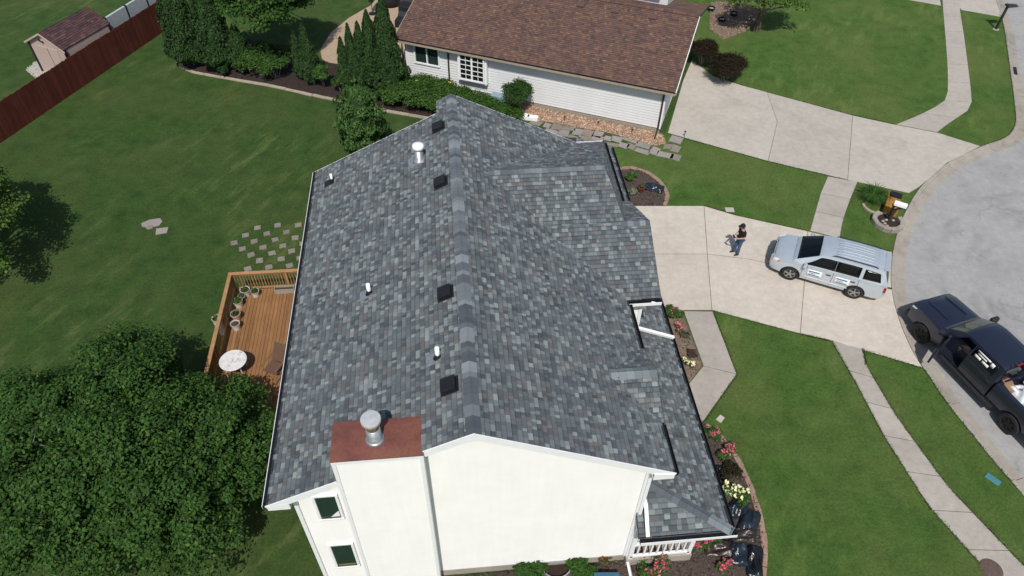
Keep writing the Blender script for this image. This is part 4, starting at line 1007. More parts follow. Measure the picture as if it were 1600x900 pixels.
for (u0, u1, lab, mt) in (((-7.75, 12.66), (-6.95, 12.66), 'long pale planter trough by the far deck railing', plain('trough_grey', (.30, .26, .22), .7)), ((-6.85, 12.55), (-5.95, 12.55), 'long reddish brown planter trough by the far deck railing', plain('trough_red', (.17, .07, .045), .7)), ((-5.85, 12.55), (-5.1, 12.55), 'short pale planter trough by the far deck railing near the roof edge', plain('trough_tan', (.33, .28, .22), .7))):
    cxm = (u0[0]+u1[0])/2; L = u1[0]-u0[0]
    t = thing('planter_trough', (cxm, u0[1], DZF), lab, 'planter', group='troughs on the deck')
    m = MB(); m.box((cxm, u0[1], DZF+.02), (L, .24, .04))
    for s in (-1, 1): m.box((cxm, u0[1]+s*.11, DZF+.13), (L, .025, .22)); m.box((cxm+s*(L/2-.012), u0[1], DZF+.13), (.025, .2, .22))
    m.build('trough', mt, t); MB().box((cxm, u0[1], DZF+.1), (L-.06, .19, .12)).build('soil', 'soil', t)
# round table
tx, ty = -8.63, 8.55
tab = thing('round_table', (tx, ty, DZF), 'round white marbled table on the wooden deck', 'table')
tmat, nt, n, l, b = new_mat('marbled_top'); v = coords(n, l)
l.new(ramp(n, l, noise(n, l, v, 5.0, 8, .75), [(.36, (.30, .29, .29)), (.47, (.62, .60, .60)), (.6, (.70, .69, .68))]), b.inputs['Base Color']); b.inputs['Roughness'].default_value = .45
MB().lathe([(.02, .70), (.48, .70), (.5, .715), (.5, .735), (.485, .745), (.02, .745)], (tx, ty, DZF), 36).build('table_top', tmat, tab)
MB().lathe([(.018, .735), (.02, .75), (.01, .75)], (tx, ty, DZF), 10).build('umbrella_hole', 'black', tab)
for k in range(4):
    a = math.pi/4+k*math.pi/2
    MB().tube([(tx+.34*math.cos(a), ty+.34*math.sin(a), DZF+.7), (tx+.42*math.cos(a), ty+.42*math.sin(a), DZF)], .028, 8).build('leg', 'galv_white', tab)
# folding lounge chair
lc = thing('folding_chair', (-7.15, 8.4, DZF), 'brown folding patio chair on the deck beside the roof edge', 'chair', rz=math.radians(-28))
cm = plain('brown_sling', (.11, .06, .04), .8, var=.3, vscale=30)
fm_ = plain('chair_frame', (.16, .10, .06), .5)
def sub(m_, name, mat, par, **k): return m_.build(name, mat, par, world=False, **k)
for s in (-1, 1):
    sub(MB().tube([(s*.29, -.55, .02), (s*.29, .25, .45), (s*.29, .62, 1.05)], .018, 6), 'side_frame', fm_, lc)
    sub(MB().tube([(s*.27, .45, .02), (s*.27, -.35, .45)], .018, 6), 'leg', fm_, lc)
    sub(MB().tube([(s*.31, -.35, .64), (s*.31, .33, .64)], .022, 6), 'armrest', fm_, lc)
sub(MB().tube([(-.29, .62, 1.05), (.29, .62, 1.05)], .018, 6), 'top_bar', fm_, lc)
sub(MB().add([(-.27, -.36, .44), (.27, -.36, .44), (.27, .22, .42), (-.27, .22, .42), (-.27, -.36, .425), (.27, -.36, .425), (.27, .22, .405), (-.27, .22, .405)], [(0, 1, 2, 3), (7, 6, 5, 4), (0, 4, 5, 1), (2, 6, 7, 3), (1, 5, 6, 2), (3, 7, 4, 0)]), 'seat', cm, lc)
sub(MB().add([(-.27, .23, .44), (.27, .23, .44), (.27, .6, 1.04), (-.27, .6, 1.04), (-.27, .245, .43), (.27, .245, .43), (.27, .615, 1.03), (-.27, .615, 1.03)], [(0, 1, 2, 3), (7, 6, 5, 4), (0, 4, 5, 1), (2, 6, 7, 3), (1, 5, 6, 2), (3, 7, 4, 0)]), 'backrest', cm, lc)

# ================================================================ STONES SET IN THE LAWN
def stone(pt, sx_, sy_, rz, mat, name, label, cat, group, h=.035, rough=.12, sides=4):
    cx_, cy_ = pt; P = []
    if sides == 4: base_ = [(-1, -1), (1, -1), (1, 1), (-1, 1)]
    else: base_ = [(math.cos(2*math.pi*k/sides), math.sin(2*math.pi*k/sides)) for k in range(sides)]
    for (a, b) in base_:
        a, b = a*sx_/2*(1+random.uniform(-rough, rough)), b*sy_/2*(1+random.uniform(-rough, rough))
        P.append((a*math.cos(rz)-b*math.sin(rz), a*math.sin(rz)+b*math.cos(rz)))
    o = MB().prism(P, -.03, h).build(name, mat, loc=(cx_, cy_, 0), world=False, bevel=.008)
    return tag(o, label, cat, group)
Z9 = [(62, 26), (94, 22), (126, 21), (43, 38), (76, 35), (107, 32.5), (25.5, 50), (57, 47), (90, 44.5), (121, 41), (38, 59), (71, 57), (102.5, 54), (133, 50), (52, 68), (85, 65.5), (115.5, 62), (65, 77), (99, 74.5), (129.5, 73.5), (47, 90), (80, 87.5), (112, 84)]
STEP_UV = [(-9.33, 17.51), (-8.41, 17.61), (-7.46, 17.56), (-9.80, 17.03), (-8.83, 17.06), (-7.96, 17.10), (-10.24, 16.54), (-9.34, 16.58), (-8.40, 16.61), (-7.51, 16.67), (-9.80, 16.10), (-8.88, 16.13), (-8.00, 16.17), (-7.12, 16.25), (-9.35, 15.68), (-8.43, 15.71), (-7.57, 15.79), (-8.92, 15.28), (-7.98, 15.30), (-7.13, 15.28), (-9.36, 14.78), (-8.45, 14.81), (-7.56, 14.84)]
ORD = ['first', 'second', 'third', 'fourth', 'fifth', 'sixth', 'seventh', 'eighth', 'ninth', 'tenth', 'eleventh', 'twelfth', 'thirteenth', 'fourteenth']
STEP_LAB = []
for k, nrow in enumerate((3, 3, 4, 4, 3, 3, 3)):
    rowname = ('farthest', 'second farthest', 'third farthest', 'middle', 'third nearest', 'second nearest', 'nearest')[k]
    for q in range(nrow): STEP_LAB.append('square stepping stone, %s from the left in the %s row behind the deck' % (ORD[q], rowname))
for p, lab_ in zip(STEP_UV, STEP_LAB):
    stone(p, .31, .31, math.radians(12)+random.uniform(-.12, .12), 'paver', 'stepping_stone', lab_, 'stone', 'checkered stepping stones', .010, .1)
for p, s, lab in (((-14.25, 18.21), (.95, .62), 'large cracked flat stone lying alone in the dark back lawn'), ((-13.68, 17.63), (.5, .4), 'small square slab beside the cracked stone in the back lawn')):
    stone(p, s[0], s[1], .2, 'paver_dark', 'lawn_slab', lab, 'stone', None, .03, .2, 7 if s[0] > .6 else 4)
stone((-14.30, 17.90), .34, .3, .9, 'paver', 'lawn_slab', 'broken pale stone piece at the near edge of the cracked stone in the back lawn', 'stone', None, .05, .25, 5)
FLAG = [((4.70, 25.15), .62, .62), ((5.25, 24.81), .4, .4), ((5.79, 24.63), .6, .62), ((6.41, 24.47), .7, .4), ((5.41, 24.15), .75, .45), ((6.07, 24.02), .6, .55), ((6.84, 24.07), .5, .65), ((7.40, 23.92), .6, .6), ((7.90, 23.77), .5, .6), ((6.51, 23.52), .7, .42), ((7.11, 23.42), .7, .42), ((7.81, 23.36), .62, .42), ((8.36, 23.35), .45, .4), ((8.81, 23.26), .6, .5), ((9.58, 23.16), .85, .45), ((10.14, 22.60), .7, .5), ((9.11, 22.65), .5, .42), ((9.44, 22.50), .45, .45), ((9.99, 22.05), .78, .4), ((10.64, 22.04), .45, .6), ((11.09, 21.64), .8, .45), ((11.62, 21.40), .5, .55), ((11.41, 22.38), .45, .4), ((11.80, 22.18), .5, .55), ((12.02, 22.94), .72, .6), ((8.37, 22.80), .8, .3)]
def flag_rank(p): return (Vector((p[0], p[1], 0))-NC).dot(ND_)
_fl = sorted(FLAG, key=lambda f: -flag_rank(f[0])); FLAG_LAB = {}
for k, f in enumerate(_fl):
    FLAG_LAB[f[0]] = 'flat flagstone, %s from the %s end of the path below the white wall' % ((ORD[k], 'left') if k < 13 else (ORD[len(_fl)-1-k], 'right driveway'))
for p, a, b in FLAG:
    stone(p, a, b, math.radians(-25)+random.uniform(-.2, .2), random.choice(('paver_dark', 'paver_dark', 'paver')), 'flagstone', FLAG_LAB[p], 'stone', 'flagstone path stones', .03, .16)
stone((13.18, 17.02), .42, .32, -.1, 'drive2', 'ground_box', 'small pale square lid in the grass at the far edge of the driveway', 'lid', None, .03, .03)
stone((9.27, 5.34), .3, .2, .7, 'drive', 'walk_stone', 'little pale stone at the grass edge of the angled front walk', 'stone', None, .03, .15)
for (p, s, lab) in (((4.09, 25.61), (.55, .35), 'white block at the left end of the flagstone path'), ((4.51, 25.45), (.6, .3), 'second white block, lower, beside the left end of the flagstone path')):
    o = MB().box((0, 0, .11), (s[0], s[1], .24)).build('white_block', 'trim', loc=(*p, 0), rz=-.3, world=False, bevel=.02); tag(o, lab, 'block')
# brown rock strip under the neighbour's wall
rp = [tuple(NB(a, b, 0).xy) for a, b in ((9.0, -.06), (-.15, -.06), (-.55, -.9), (-.1, -1.35), (1.5, -1.15), (3.0, -1.05), (4.5, -1.2), (6.0, -1.25), (7.5, -1.45), (9.0, -1.3))]
rbed = bed('rock_strip', rp, 'mulch_tan', .01)
scatter_bits('river_rock', rp, 3600, .062, [(.34, .20, .12), (.42, .28, .18), (.27, .15, .10), (.46, .36, .27), (.36, .24, .17), (.22, .16, .13)], rbed, .055)
for p, lab in (((6.25, 25.07), 'leftmost of the small black path lights in the rock strip'), ((8.00, 24.44), 'second small black path light from the left in the rock strip'), ((9.72, 23.58), 'third small black path light from the left in the rock strip'), ((12.53, 23.18), 'small black path light at the driveway corner by the big flagstone')):
    t = thing('path_light', (*p, 0), lab, 'lamp', group='path lights below the white wall')
    sub(MB().tube([(0, 0, 0), (0, 0, .34)], .014, 6), 'stake', 'black', t); sub(MB().lathe([(.03, .3), (.06, .33), (.055, .37), (.01, .4)], n=10), 'lamp_head', 'black', t)

# ================================================================ BEDS
back_poly = [(-16.04, 32.91), (-15.23, 32.03), (-10.48, 30.17), (-6.28, 28.21), (-3.72, 27.03), (-1.29, 26.08), (0.59, 26.84), (-2.29, 29.08), (-2.86, 30.55), (-5.38, 31.84), (-7.75, 32.78), (-10.32, 34.95), (-12.84, 35.95), (-15.66, 34.20)]
bb = bed('back_bed', back_poly, 'mulch_dark')
scatter_bits('mulch_chips', back_poly, 2500, .05, [(.03, .02, .016), (.045, .03, .024), (.02, .014, .012)], bb)
edging_run([(-16.06, 32.99), (-15.94, 32.60), (-15.22, 31.99), (-13.41, 31.24), (-10.47, 30.10), (-8.54, 29.19), (-6.28, 28.14), (-3.71, 26.96), (-2.28, 26.40), (-1.22, 25.94)], .2, .07, .8, 'edging', bb)
edging_run([(-15.68, 33.89), (-15.89, 33.44), (-16.06, 32.99)], .15, .07, .5, 'edging', bb)
front_poly = [(8.40, 5.82), (8.62, 5.12), (9.23, 4.09), (9.44, 2.92), (9.46, 1.59), (9.27, 0.49), (8.76, -0.62), (8.08, -1.64), (7.0, -1.9), (4.0, -1.8), (1.5, -1.6), (-.2, -1.5), (-1.1, -.7), (-1.1, .3), (6.4, .35), (6.8, .3), (6.8, 4.2)]
fb = bed('front_bed', front_poly, 'mulch')
scatter_bits('mulch_chips', front_poly, 5200, .045, BARKC, fb, .06)
edging_run([(8.62, 5.12), (9.23, 4.09), (9.44, 2.92), (9.46, 1.59), (9.29, 0.49), (8.82, -0.63), (8.12, -1.65)], .2, .07, .32, 'edging_pink', fb)
walk_poly = [(8.1, 10.75), (9.2, 10.7), (9.24, 7.85), (8.47, 7.0), (7.0, 5.4), (6.75, 6.0), (6.75, 10.75)]
wb_ = bed('walk_bed', walk_poly, 'mulch_tan')
scatter_bits('mulch_chips', walk_poly, 1800, .045, [(.15, .11, .085), (.10, .075, .06), (.2, .155, .12), (.07, .05, .042)], wb_, .06)
circ_poly = [(6.9, 17.8), (10.0, 17.55), (10.4, 18.2), (10.42, 18.7), (10.2, 19.6), (9.7, 20.3), (9.0, 20.65), (8.2, 20.5), (7.0, 20.0)]
cb = bed('corner_bed', circ_poly, 'mulch')
scatter_bits('mulch_chips', circ_poly, 1500, .045, BARKC, cb, .06)
edging_run([(10.1, 17.6), (10.4, 18.2), (10.42, 18.7), (10.2, 19.6), (9.7, 20.3), (9.0, 20.65), (8.2, 20.5)], .2, .08, .3, 'edging_pink', cb)
isl_poly = [(18.48, 38.89), (20.85, 39.12), (21.41, 36.68), (19.79, 34.71), (17.83, 33.64), (17.32, 35.14)]
ib = bed('neighbour_bed', isl_poly, 'mulch_tan')
scatter_bits('mulch_chips', isl_poly, 900, .06, [(.22, .14, .09), (.15, .10, .07), (.3, .22, .15)], ib, .06)
pat_poly = [(-6.60, 31.71), (-7.66, 33.00), (-7.87, 34.13), (-7.40, 36.25), (-6.34, 38.30), (-4.93, 40.08), (-4.29, 42.01), (-1.43, 41.82), (-2.55, 35.66), (-2.53, 31.64), (-3.81, 30.76)]
paved('patio', [pat_poly], plain('tan_patio', (.36, .27, .19), .9, var=.2, vscale=8, bmp=.3))

# ================================================================ TREES AND SHRUBS
PAL_ARB = [(.022, .056, .014), (.030, .070, .017), (.016, .044, .012), (.040, .084, .020)]
PAL_MAPLE = [(.042, .100, .020), (.054, .122, .025), (.034, .082, .018), (.080, .152, .030), (.046, .108, .027)]
PAL_LIGHT = [(.080, .148, .028), (.100, .172, .036), (.060, .116, .024), (.120, .19, .046)]
PAL_SHRUB = [(.048, .112, .022), (.062, .134, .028), (.036, .088, .018), (.080, .152, .034)]
def arborvitae(p, h, r, label, group, n=None, round_top=False, stems=2, lump=.16):
    t = thing('arborvitae', (p[0], p[1], 0), label, 'tree', group=group)
    n = n or int(2600*h*r+1200)
    z0 = .12*h if h < 5 else .5
    def rad(u): return r*((1-u)**.72)*min(1, (u+.04)*7)**.5 if not round_top else r*math.sqrt(max(0, 1-((u-.42)/.60)**2))*1.0
    u = RNG.random(n)**1.25; a = RNG.random(n)*2*np.pi
    ph = [random.uniform(0, 6.3) for _ in range(4)]
    R_ = np.array([rad(x) for x in u])
    R_ = R_*(1+lump*np.sin(3*a+ph[0]+u*5)+lump*.7*np.sin(7*a+ph[1]-u*13)+lump*.8*np.sin(u*26+ph[2]+2*a))*(0.80+.24*RNG.random(n)**.5)
    C = np.stack([R_*np.cos(a), R_*np.sin(a), z0+(h-z0)*u+RNG.normal(size=n)*.03], 1)
    N = np.stack([np.cos(a), np.sin(a), np.full(n, .25)], 1)+RNG.normal(size=(n, 3))*.45
    upv = np.stack([np.cos(a)*.5, np.sin(a)*.5, np.ones(n)], 1)
    me = leaf_mesh('foliage', C, N, .088, .42, PAL_ARB if not round_top else [(.044, .105, .024), (.060, .130, .030), (.034, .082, .020), (.078, .150, .036)], .3, upv); me.materials.append(M['needle'])
    place('foliage', me, t)
    prof = [(max(.02, rad(k/12)*.80), z0+(h-z0)*k/12) for k in range(12)]+[(.01, h*.97)]
    core = MB(); core.col = (.02, .05, .013); core.lathe(prof, (0, 0, 0), 14, col=(.020, .050, .013)); core.build('inner_foliage', 'needle', t, world=False, colors=True)
    for k in range(stems):
        aa = random.uniform(0, 6.3); core = MB().tube([(.12*math.cos(aa), .12*math.sin(aa), -.05), (.16*math.cos(aa), .16*math.sin(aa), z0+.15), (.05*math.cos(aa), .05*math.sin(aa), h*.6)], [.07, .055, .03], 7); core.build('trunk', 'bark_pale', t, world=False)
    return t
GA = 'columnar evergreens along the back bed'
arborvitae((-15.32, 32.86), 7.0, 1.3, 'huge dark evergreen at the far left end of the back bed', GA, n=13000, lump=.10)
arborvitae((-13.48, 32.28), 6.6, 1.3, 'huge dark evergreen, second from the left end of the back bed', GA, n=13000, lump=.10)
arborvitae((-12.05, 31.80), 3.0, .75, 'low bushy evergreen tucked right of the two huge ones', GA)
arborvitae((-8.57, 30.64, 3.10)[:2], 3.1, .42, 'shorter left cone of the narrow pair of evergreens mid bed', GA)
arborvitae((-7.88, 30.07, 3.70)[:2], 3.7, .60, 'taller right cone of the narrow pair of evergreens mid bed', GA)
arborvitae((-5.83, 29.37, 3.20)[:2], 3.2, .5, 'shortest leftmost cone of the evergreen clump beside the patio', GA)
arborvitae((-5.35, 29.49, 3.90)[:2], 3.9, .5, 'second cone from the left in the evergreen clump beside the patio', GA)
arborvitae((-4.81, 29.47, 4.00)[:2], 4.0, .58, 'third cone from the left in the evergreen clump beside the patio', GA)
arborvitae((-4.23, 29.33, 4.70)[:2], 4.7, .75, 'second tallest cone of the evergreen clump beside the patio', GA)
arborvitae((-3.33, 28.91, 5.60)[:2], 5.6, 1.05, 'tallest widest evergreen of the clump nearest the white house', GA, n=11000)
arborvitae((-4.54, 22.62, 4.30)[:2], 4.3, .98, 'round topped bright green evergreen standing behind the far roof edge', None, n=11000, round_top=True, stems=3, lump=.22)

def broad_tree(name, c, rad, h0, nclump, per, leaf, pal, label, clump=(.55, .95), trunk_r=.18, group=None, base=None, lower=-.25, seed=1, twigs=0, mat='leaf', keep=None, wob=.14):
    rnd = random.Random(seed); bx_, by_ = base or (c[0], c[1])
    t = thing(name, (bx_, by_, 0), label, 'tree', group=group)
    cs, rs = [], []; tries = 0
    while len(cs) < nclump and tries < nclump*60:
        tries += 1
        d = Vector((rnd.gauss(0, 1), rnd.gauss(0, 1), rnd.gauss(0, 1))).normalized()
        if d.z < lower: continue
        k = rnd.uniform(.6, 1.0)*(1+wob*math.sin(3*math.atan2(d.y, d.x)+seed)+.08*math.sin(7*math.atan2(d.y, d.x)+2*seed))
        p = Vector((c[0]+rad[0]*d.x*k, c[1]+rad[1]*d.y*k, c[2]+rad[2]*d.z*k)); r = rnd.uniform(*clump)
        if p.z < .6 or (keep and not keep(p, r)) or any((p-q).length < .52*(r+rr) for q, rr in zip(cs, rs)): continue
        cs.append(p); rs.append(r)
    C, N = clump_points([tuple(p) for p in cs], rs, per, .7, .45)
    me = leaf_mesh('crown', C-np.array([bx_, by_, 0]), N, leaf, .62, pal, .3); me.materials.append(M[mat]); place('crown', me, t)
    tr = MB(); zf = c[2]-rad[2]*.1
    tr.tube([(0, 0, -.1), (.05, .04, zf*.35), ((c[0]-bx_)*.5, (c[1]-by_)*.5, zf*.7), (c[0]-bx_, c[1]-by_, c[2]+rad[2]*.3)], [trunk_r*1.25, trunk_r, trunk_r*.8, trunk_r*.3], 9)
    tr.build('trunk', 'bark', t, world=False)
    lb = MB()
    for p in cs[:max(10, nclump//2)]:
        s = Vector(((c[0]-bx_)*.5, (c[1]-by_)*.5, zf*rnd.uniform(.55, .95))); e = Vector((p.x-bx_, p.y-by_, p.z-.15)); mdl = (s+e)/2+Vector((rnd.uniform(-.2, .2), rnd.uniform(-.2, .2), rnd.uniform(-.1, .3)))
        lb.tube([s, mdl, e], [trunk_r*.42, trunk_r*.22, .012], 6)
        for _ in range(twigs):
            q = mdl.lerp(e, rnd.uniform(.2, 1)); lb.tube([q, q+Vector((rnd.uniform(-.6, .6), rnd.uniform(-.6, .6), rnd.uniform(-.1, .5)))], [.016, .005], 4)
    lb.build('limbs', 'bark_pale', t, world=False)
    return t
broad_tree('maple_tree', (-11.3, 4.4, 1.85), (4.9, 4.25, 2.8), 1, 330, 400, .060, PAL_MAPLE, 'big dark green leafy tree filling the lower left corner', clump=(.38, .78), trunk_r=.2, seed=4, twigs=3, lower=-.12, keep=lambda p, r: not (p.x > -9.9 and p.y+max(0, p.z-1.3)*.72+r > 8.0) and p.x+r < -5.6, wob=.04)
broad_tree('leafy_tree', (-21.0, 15.7, 2.6), (2.6, 3.5, 2.4), 1, 60, 330, .072, PAL_LIGHT, 'yellow green leafy tree cut off by the left edge of the frame', clump=(.5, .8), seed=9)
broad_tree('leafy_tree', (-10.19, 32.54, 4.00), (2.5, 2.2, 2.1), 1, 75, 300, .085, PAL_MAPLE, 'broad leafy tree behind the back bed shading the far lawn', clump=(.5, .85), seed=12, base=(-12.09, 42.33, 0.00)[:2])
broad_tree('leafy_tree', (20.32, 34.57, 2.20), (2.3, 1.6, 1.3), 1, 30, 200, .09, PAL_LIGHT, 'leafy tree at the top edge above the front lawn next door', clump=(.45, .75), seed=15)

def shrub(p, r, h, label, pal=PAL_SHRUB, leaf=.065, n=None, name='shrub', group=None, nc=None, flowers=None, cat='shrub', mat='leaf', stems='bark_pale'):
    t = thing(name, (p[0], p[1], 0), label, cat, group=group)
    nc = nc or max(5, int(10*r*r+5)); cs, rs = [], []
    for k in range(nc):
        a = random.uniform(0, 6.3); q = math.sqrt(random.random())*.72*r; zz = h*(.40+.42*(1-(q/r)**2)*random.uniform(.7, 1.1))
        cs.append((q*math.cos(a), q*math.sin(a), zz)); rs.append(r*random.uniform(.34, .5))
    C, N = clump_points(cs, rs, n or int(150+110*r), .85, .35)
    k = C[:, 2] < .02; C[k, 2] = .02+RNG.random(k.sum())*.15
    me = leaf_mesh('foliage', C, N, leaf, .55, pal, .3); me.materials.append(M[mat]); place('foliage', me, t)
    sm = MB()
    for c in cs[:7]: sm.tube([(c[0]*.15, c[1]*.15, -.03), (c[0]*.5, c[1]*.5, c[2]*.5), c], [.022, .016, .008], 5)
    sm.build('stems', stems, t, world=False)
    if flowers:
        pal_f, nf, sf = flowers; i = RNG.integers(0, len(C), nf); up_ = C[i, 2] > np.median(C[:, 2])
        ctr = C[i][up_]+np.array([0, 0, .05]); kk = 7
        P = np.repeat(ctr, kk, axis=0)+RNG.normal(size=(len(ctr)*kk, 3))*sf*.55
        me = leaf_mesh('flowers', P, RNG.normal(size=P.shape)*.6+np.array([0, 0, 1]), sf, .75, pal_f, .15); me.materials.append(M['petal']); place('flowers', me, t)['kind'] = 'stuff'
    return t
GS = 'shrubs in the back bed'
shrub((-11.46, 31.39), .95, 1.5, 'leafy green shrub right of the huge evergreens', group=GS)
shrub((-10.13, 30.93), .95, 1.4, 'leafy green shrub just left of the narrow evergreen pair', group=GS)
shrub((-7.20, 29.79), .7, 1.5, 'leafy green shrub just right of the narrow evergreen pair', group=GS)
shrub((-4.64, 27.89), .8, .9, 'low dark shrub at the foot of the patio evergreens', PAL_ARB, group=GS)
shrub((-13.21, 31.59), .6, .8, 'low dark shrub at the feet of the two huge evergreens', PAL_ARB, group=GS)
shrub((-10.92, 32.32), .9, 1.5, 'darker green shrub behind the two leafy ones in the back bed', PAL_ARB+PAL_MAPLE, group=GS)
shrub((-9.69, 31.93), .8, 1.2, 'dark green shrub behind the left foot of the narrow evergreen pair', PAL_ARB+PAL_MAPLE, group=GS)
shrub((-6.11, 28.94), .65, 1.1, 'dark green shrub at the left foot of the patio evergreens', PAL_ARB+PAL_MAPLE, group=GS)
shrub((-3.51, 27.54), .8, 1.0, 'leafy shrub between the patio evergreens and the bright green shrubs', group=GS)
shrub((-2.28, 27.18), 1.1, 1.2, 'bright green shrub at the right foot of the tallest evergreen', group=GS)
shrub((-1.14, 26.84), .9, 1.0, 'bright green shrub against the roof peak end of the back bed', group=GS)
shrub((-2.84, 28.56), .8, 1.2, 'green shrub squeezed between tallest evergreen and white house', group=GS)
YEL = ([(.75, .55, .05), (.8, .68, .2)], 10, .05)
GH = 'hedge along the white neighbouring wall'
for k, (a, b, r, h) in enumerate(((13.6, -.85, .9, .95), (12.4, -1.0, .9, .95), (11.2, -1.3, .9, .9), (10.1, -1.5, .9, .85), (9.0, -1.65, .9, .85), (8.1, -1.75, .8, .75), (11.8, -2.2, .9, .85), (10.4, -2.4, .9, .8))):
    p = NB(a, b, 0)
    shrub((p.x, p.y), r, h, ['low hedge plant with yellow flowers under the sliding window', 'low hedge plant under the downspout of the white wall', 'low hedge plant left of the grid window box', 'low hedge plant below the grid window box', 'low hedge plant right of the grid window box', 'low hedge plant beside the round clipped bush', 'outer low hedge plant nearest the roof peak', 'outer low hedge plant along the far roof edge'][k], [(.050, .118, .020), (.066, .142, .026), (.038, .092, .016)], .055, n=330, group=GH, flowers=YEL if k < 2 else None)
shrub((3.8, 26.25), .95, 1.95, 'round clipped dark green bush at the white wall', [(.036, .088, .018), (.046, .106, .023), (.028, .07, .015)], .05, n=460, nc=16, name='round_bush')
PAL_BARB = [(.030, .020, .012), (.038, .026, .015), (.022, .016, .010), (.034, .030, .015)]
shrub((16.45, 28.75), 1.2, 1.5, 'larger dark purple barberry bush at the corner of the neighbouring driveway', PAL_BARB, .05, n=650, nc=26, name='barberry_bush', group='dark barberry bushes')
shrub((15.55, 30.6), 1.05, 1.5, 'smaller dark purple barberry bush closer to the brown roof', PAL_BARB, .05, n=600, nc=22, name='barberry_bush', group='dark barberry bushes')
PINK = [(.60, .07, .16), (.68, .15, .24), (.48, .04, .11), (.72, .27, .33)]
WHITE_F = [(.85, .80, .45), (.88, .86, .62)]
GF = 'flowering plants in the front bed'
shrub((8.71, 4.59), .38, .45, 'pink flowering plant at the far tip of the curved front bed', flowers=(PINK, 60, .03), leaf=.045, group=GF)
shrub((8.94, 3.90), .42, .45, 'pink flowering plant, second from the far tip of the front bed', flowers=(PINK, 60, .03), leaf=.045, group=GF)
shrub((8.86, 3.04), .4, .45, 'dark purplish leafy plant between the pink and cream flowers', PAL_BARB+[(.03, .06, .02)], leaf=.05, group=GF)
shrub((8.78, 2.17), .48, .6, 'cream rose bush beside the porch gutter', flowers=(WHITE_F, 46, .055), leaf=.05, group=GF)
shrub((7.46, 0.82), .52, .7, 'large bright pink azalea under the porch roof corner', flowers=(PINK, 380, .03), leaf=.05, group=GF)
shrub((6.87, 0.57), .3, .5, 'small pink azalea at the foot of the porch post', flowers=(PINK, 140, .03), leaf=.05, group=GF)
shrub((5.44, 0.02), .55, .55, 'pink flowering bush right of the white downspout', flowers=(PINK, 160, .03), leaf=.05, group=GF)
shrub((5.08, 0.47), .35, .5, 'leafy green plant with pink buds against the porch floor', flowers=(PINK, 40, .03), leaf=.05, group=GF)
shrub((7.71, -0.28), .3, .35, 'small pink plant in front of the black mulch bags', flowers=(PINK, 90, .03), leaf=.045, group=GF)
shrub((1.46, 0.29), .62, .4, 'low green juniper against the gable wall left of the window well', [(.04, .10, .02), (.05, .115, .025)], .05, n=320, group='low plants along the gable wall')
shrub((3.20, 0.20), .5, .4, 'low green plant right of the window well', [(.05, .12, .022), (.04, .10, .02)], .05, n=320, group='low plants along the gable wall')
shrub((4.00, 0.48), .3, .4, 'brown drying plant by the gable wall', [(.20, .09, .04), (.14, .08, .04), (.06, .09, .03)], .05, group='low plants along the gable wall')
GW = 'small plants in the narrow bed by the front walk'
shrub((8.68, 10.38), .4, .5, 'green plant with pink blooms at the far end of the walk bed', flowers=(PINK, 20, .03), leaf=.05, group=GW)
shrub((8.72, 9.71), .24, .3, 'little pink flowering plant in the walk bed', flowers=(PINK, 44, .03), leaf=.04, group=GW)
shrub((8.88, 9.28), .26, .25, 'thin grey green plant in the middle of the walk bed', [(.10, .11, .06)], .04, n=60, group=GW)
shrub((8.95, 8.34), .26, .28, 'thin dark plant near the point of the walk bed', [(.07, .07, .05), (.09, .05, .05)], .04, n=70, group=GW)
shrub((8.64, 7.85), .28, .28, 'thin plant with white tips at the near end of the walk bed', [(.07, .09, .05)], .04, n=70, flowers=(WHITE_F, 40, .03), group=GW)
shrub((8.87, 19.66), .35, .4, 'green plant by the garage corner in the round bed', group='corner bed plants')
shrub((8.70, 18.55), .26, .3, 'pale leafy plant beside the red pot in the round bed', [(.25, .27, .18), (.10, .16, .07)], .045, n=80, group='corner bed plants')
# ornamental grass by the mailbox
gr = thing('ornamental_grass', (*(20.45, 17.22), 0), 'tall arching green grass clump beside the mailbox', 'plant')
m = MB()
for k in range(420):
    a = random.uniform(0, 6.3); L = random.uniform(.5, .95); q = random.uniform(0, .28); w = .012; s = Vector((q*math.cos(a), q*math.sin(a), 0)); o_ = Vector((math.cos(a), math.sin(a), 0)); t_ = Vector((-math.sin(a), math.cos(a), 0))*w
    p1 = s+o_*L*.28+Vector((0, 0, L*.62)); p2 = s+o_*L*.85+Vector((0, 0, L*random.uniform(.35, .6))); g = random.uniform(.75, 1.25); c = (.055*g, .125*g, .028*g)
    m.add([s-t_, s+t_, p1+t_, p1-t_, p2], [(0, 1, 2, 3), (3, 2, 4)], c)
m.build('blades', 'leaf', gr, world=False, colors=True)
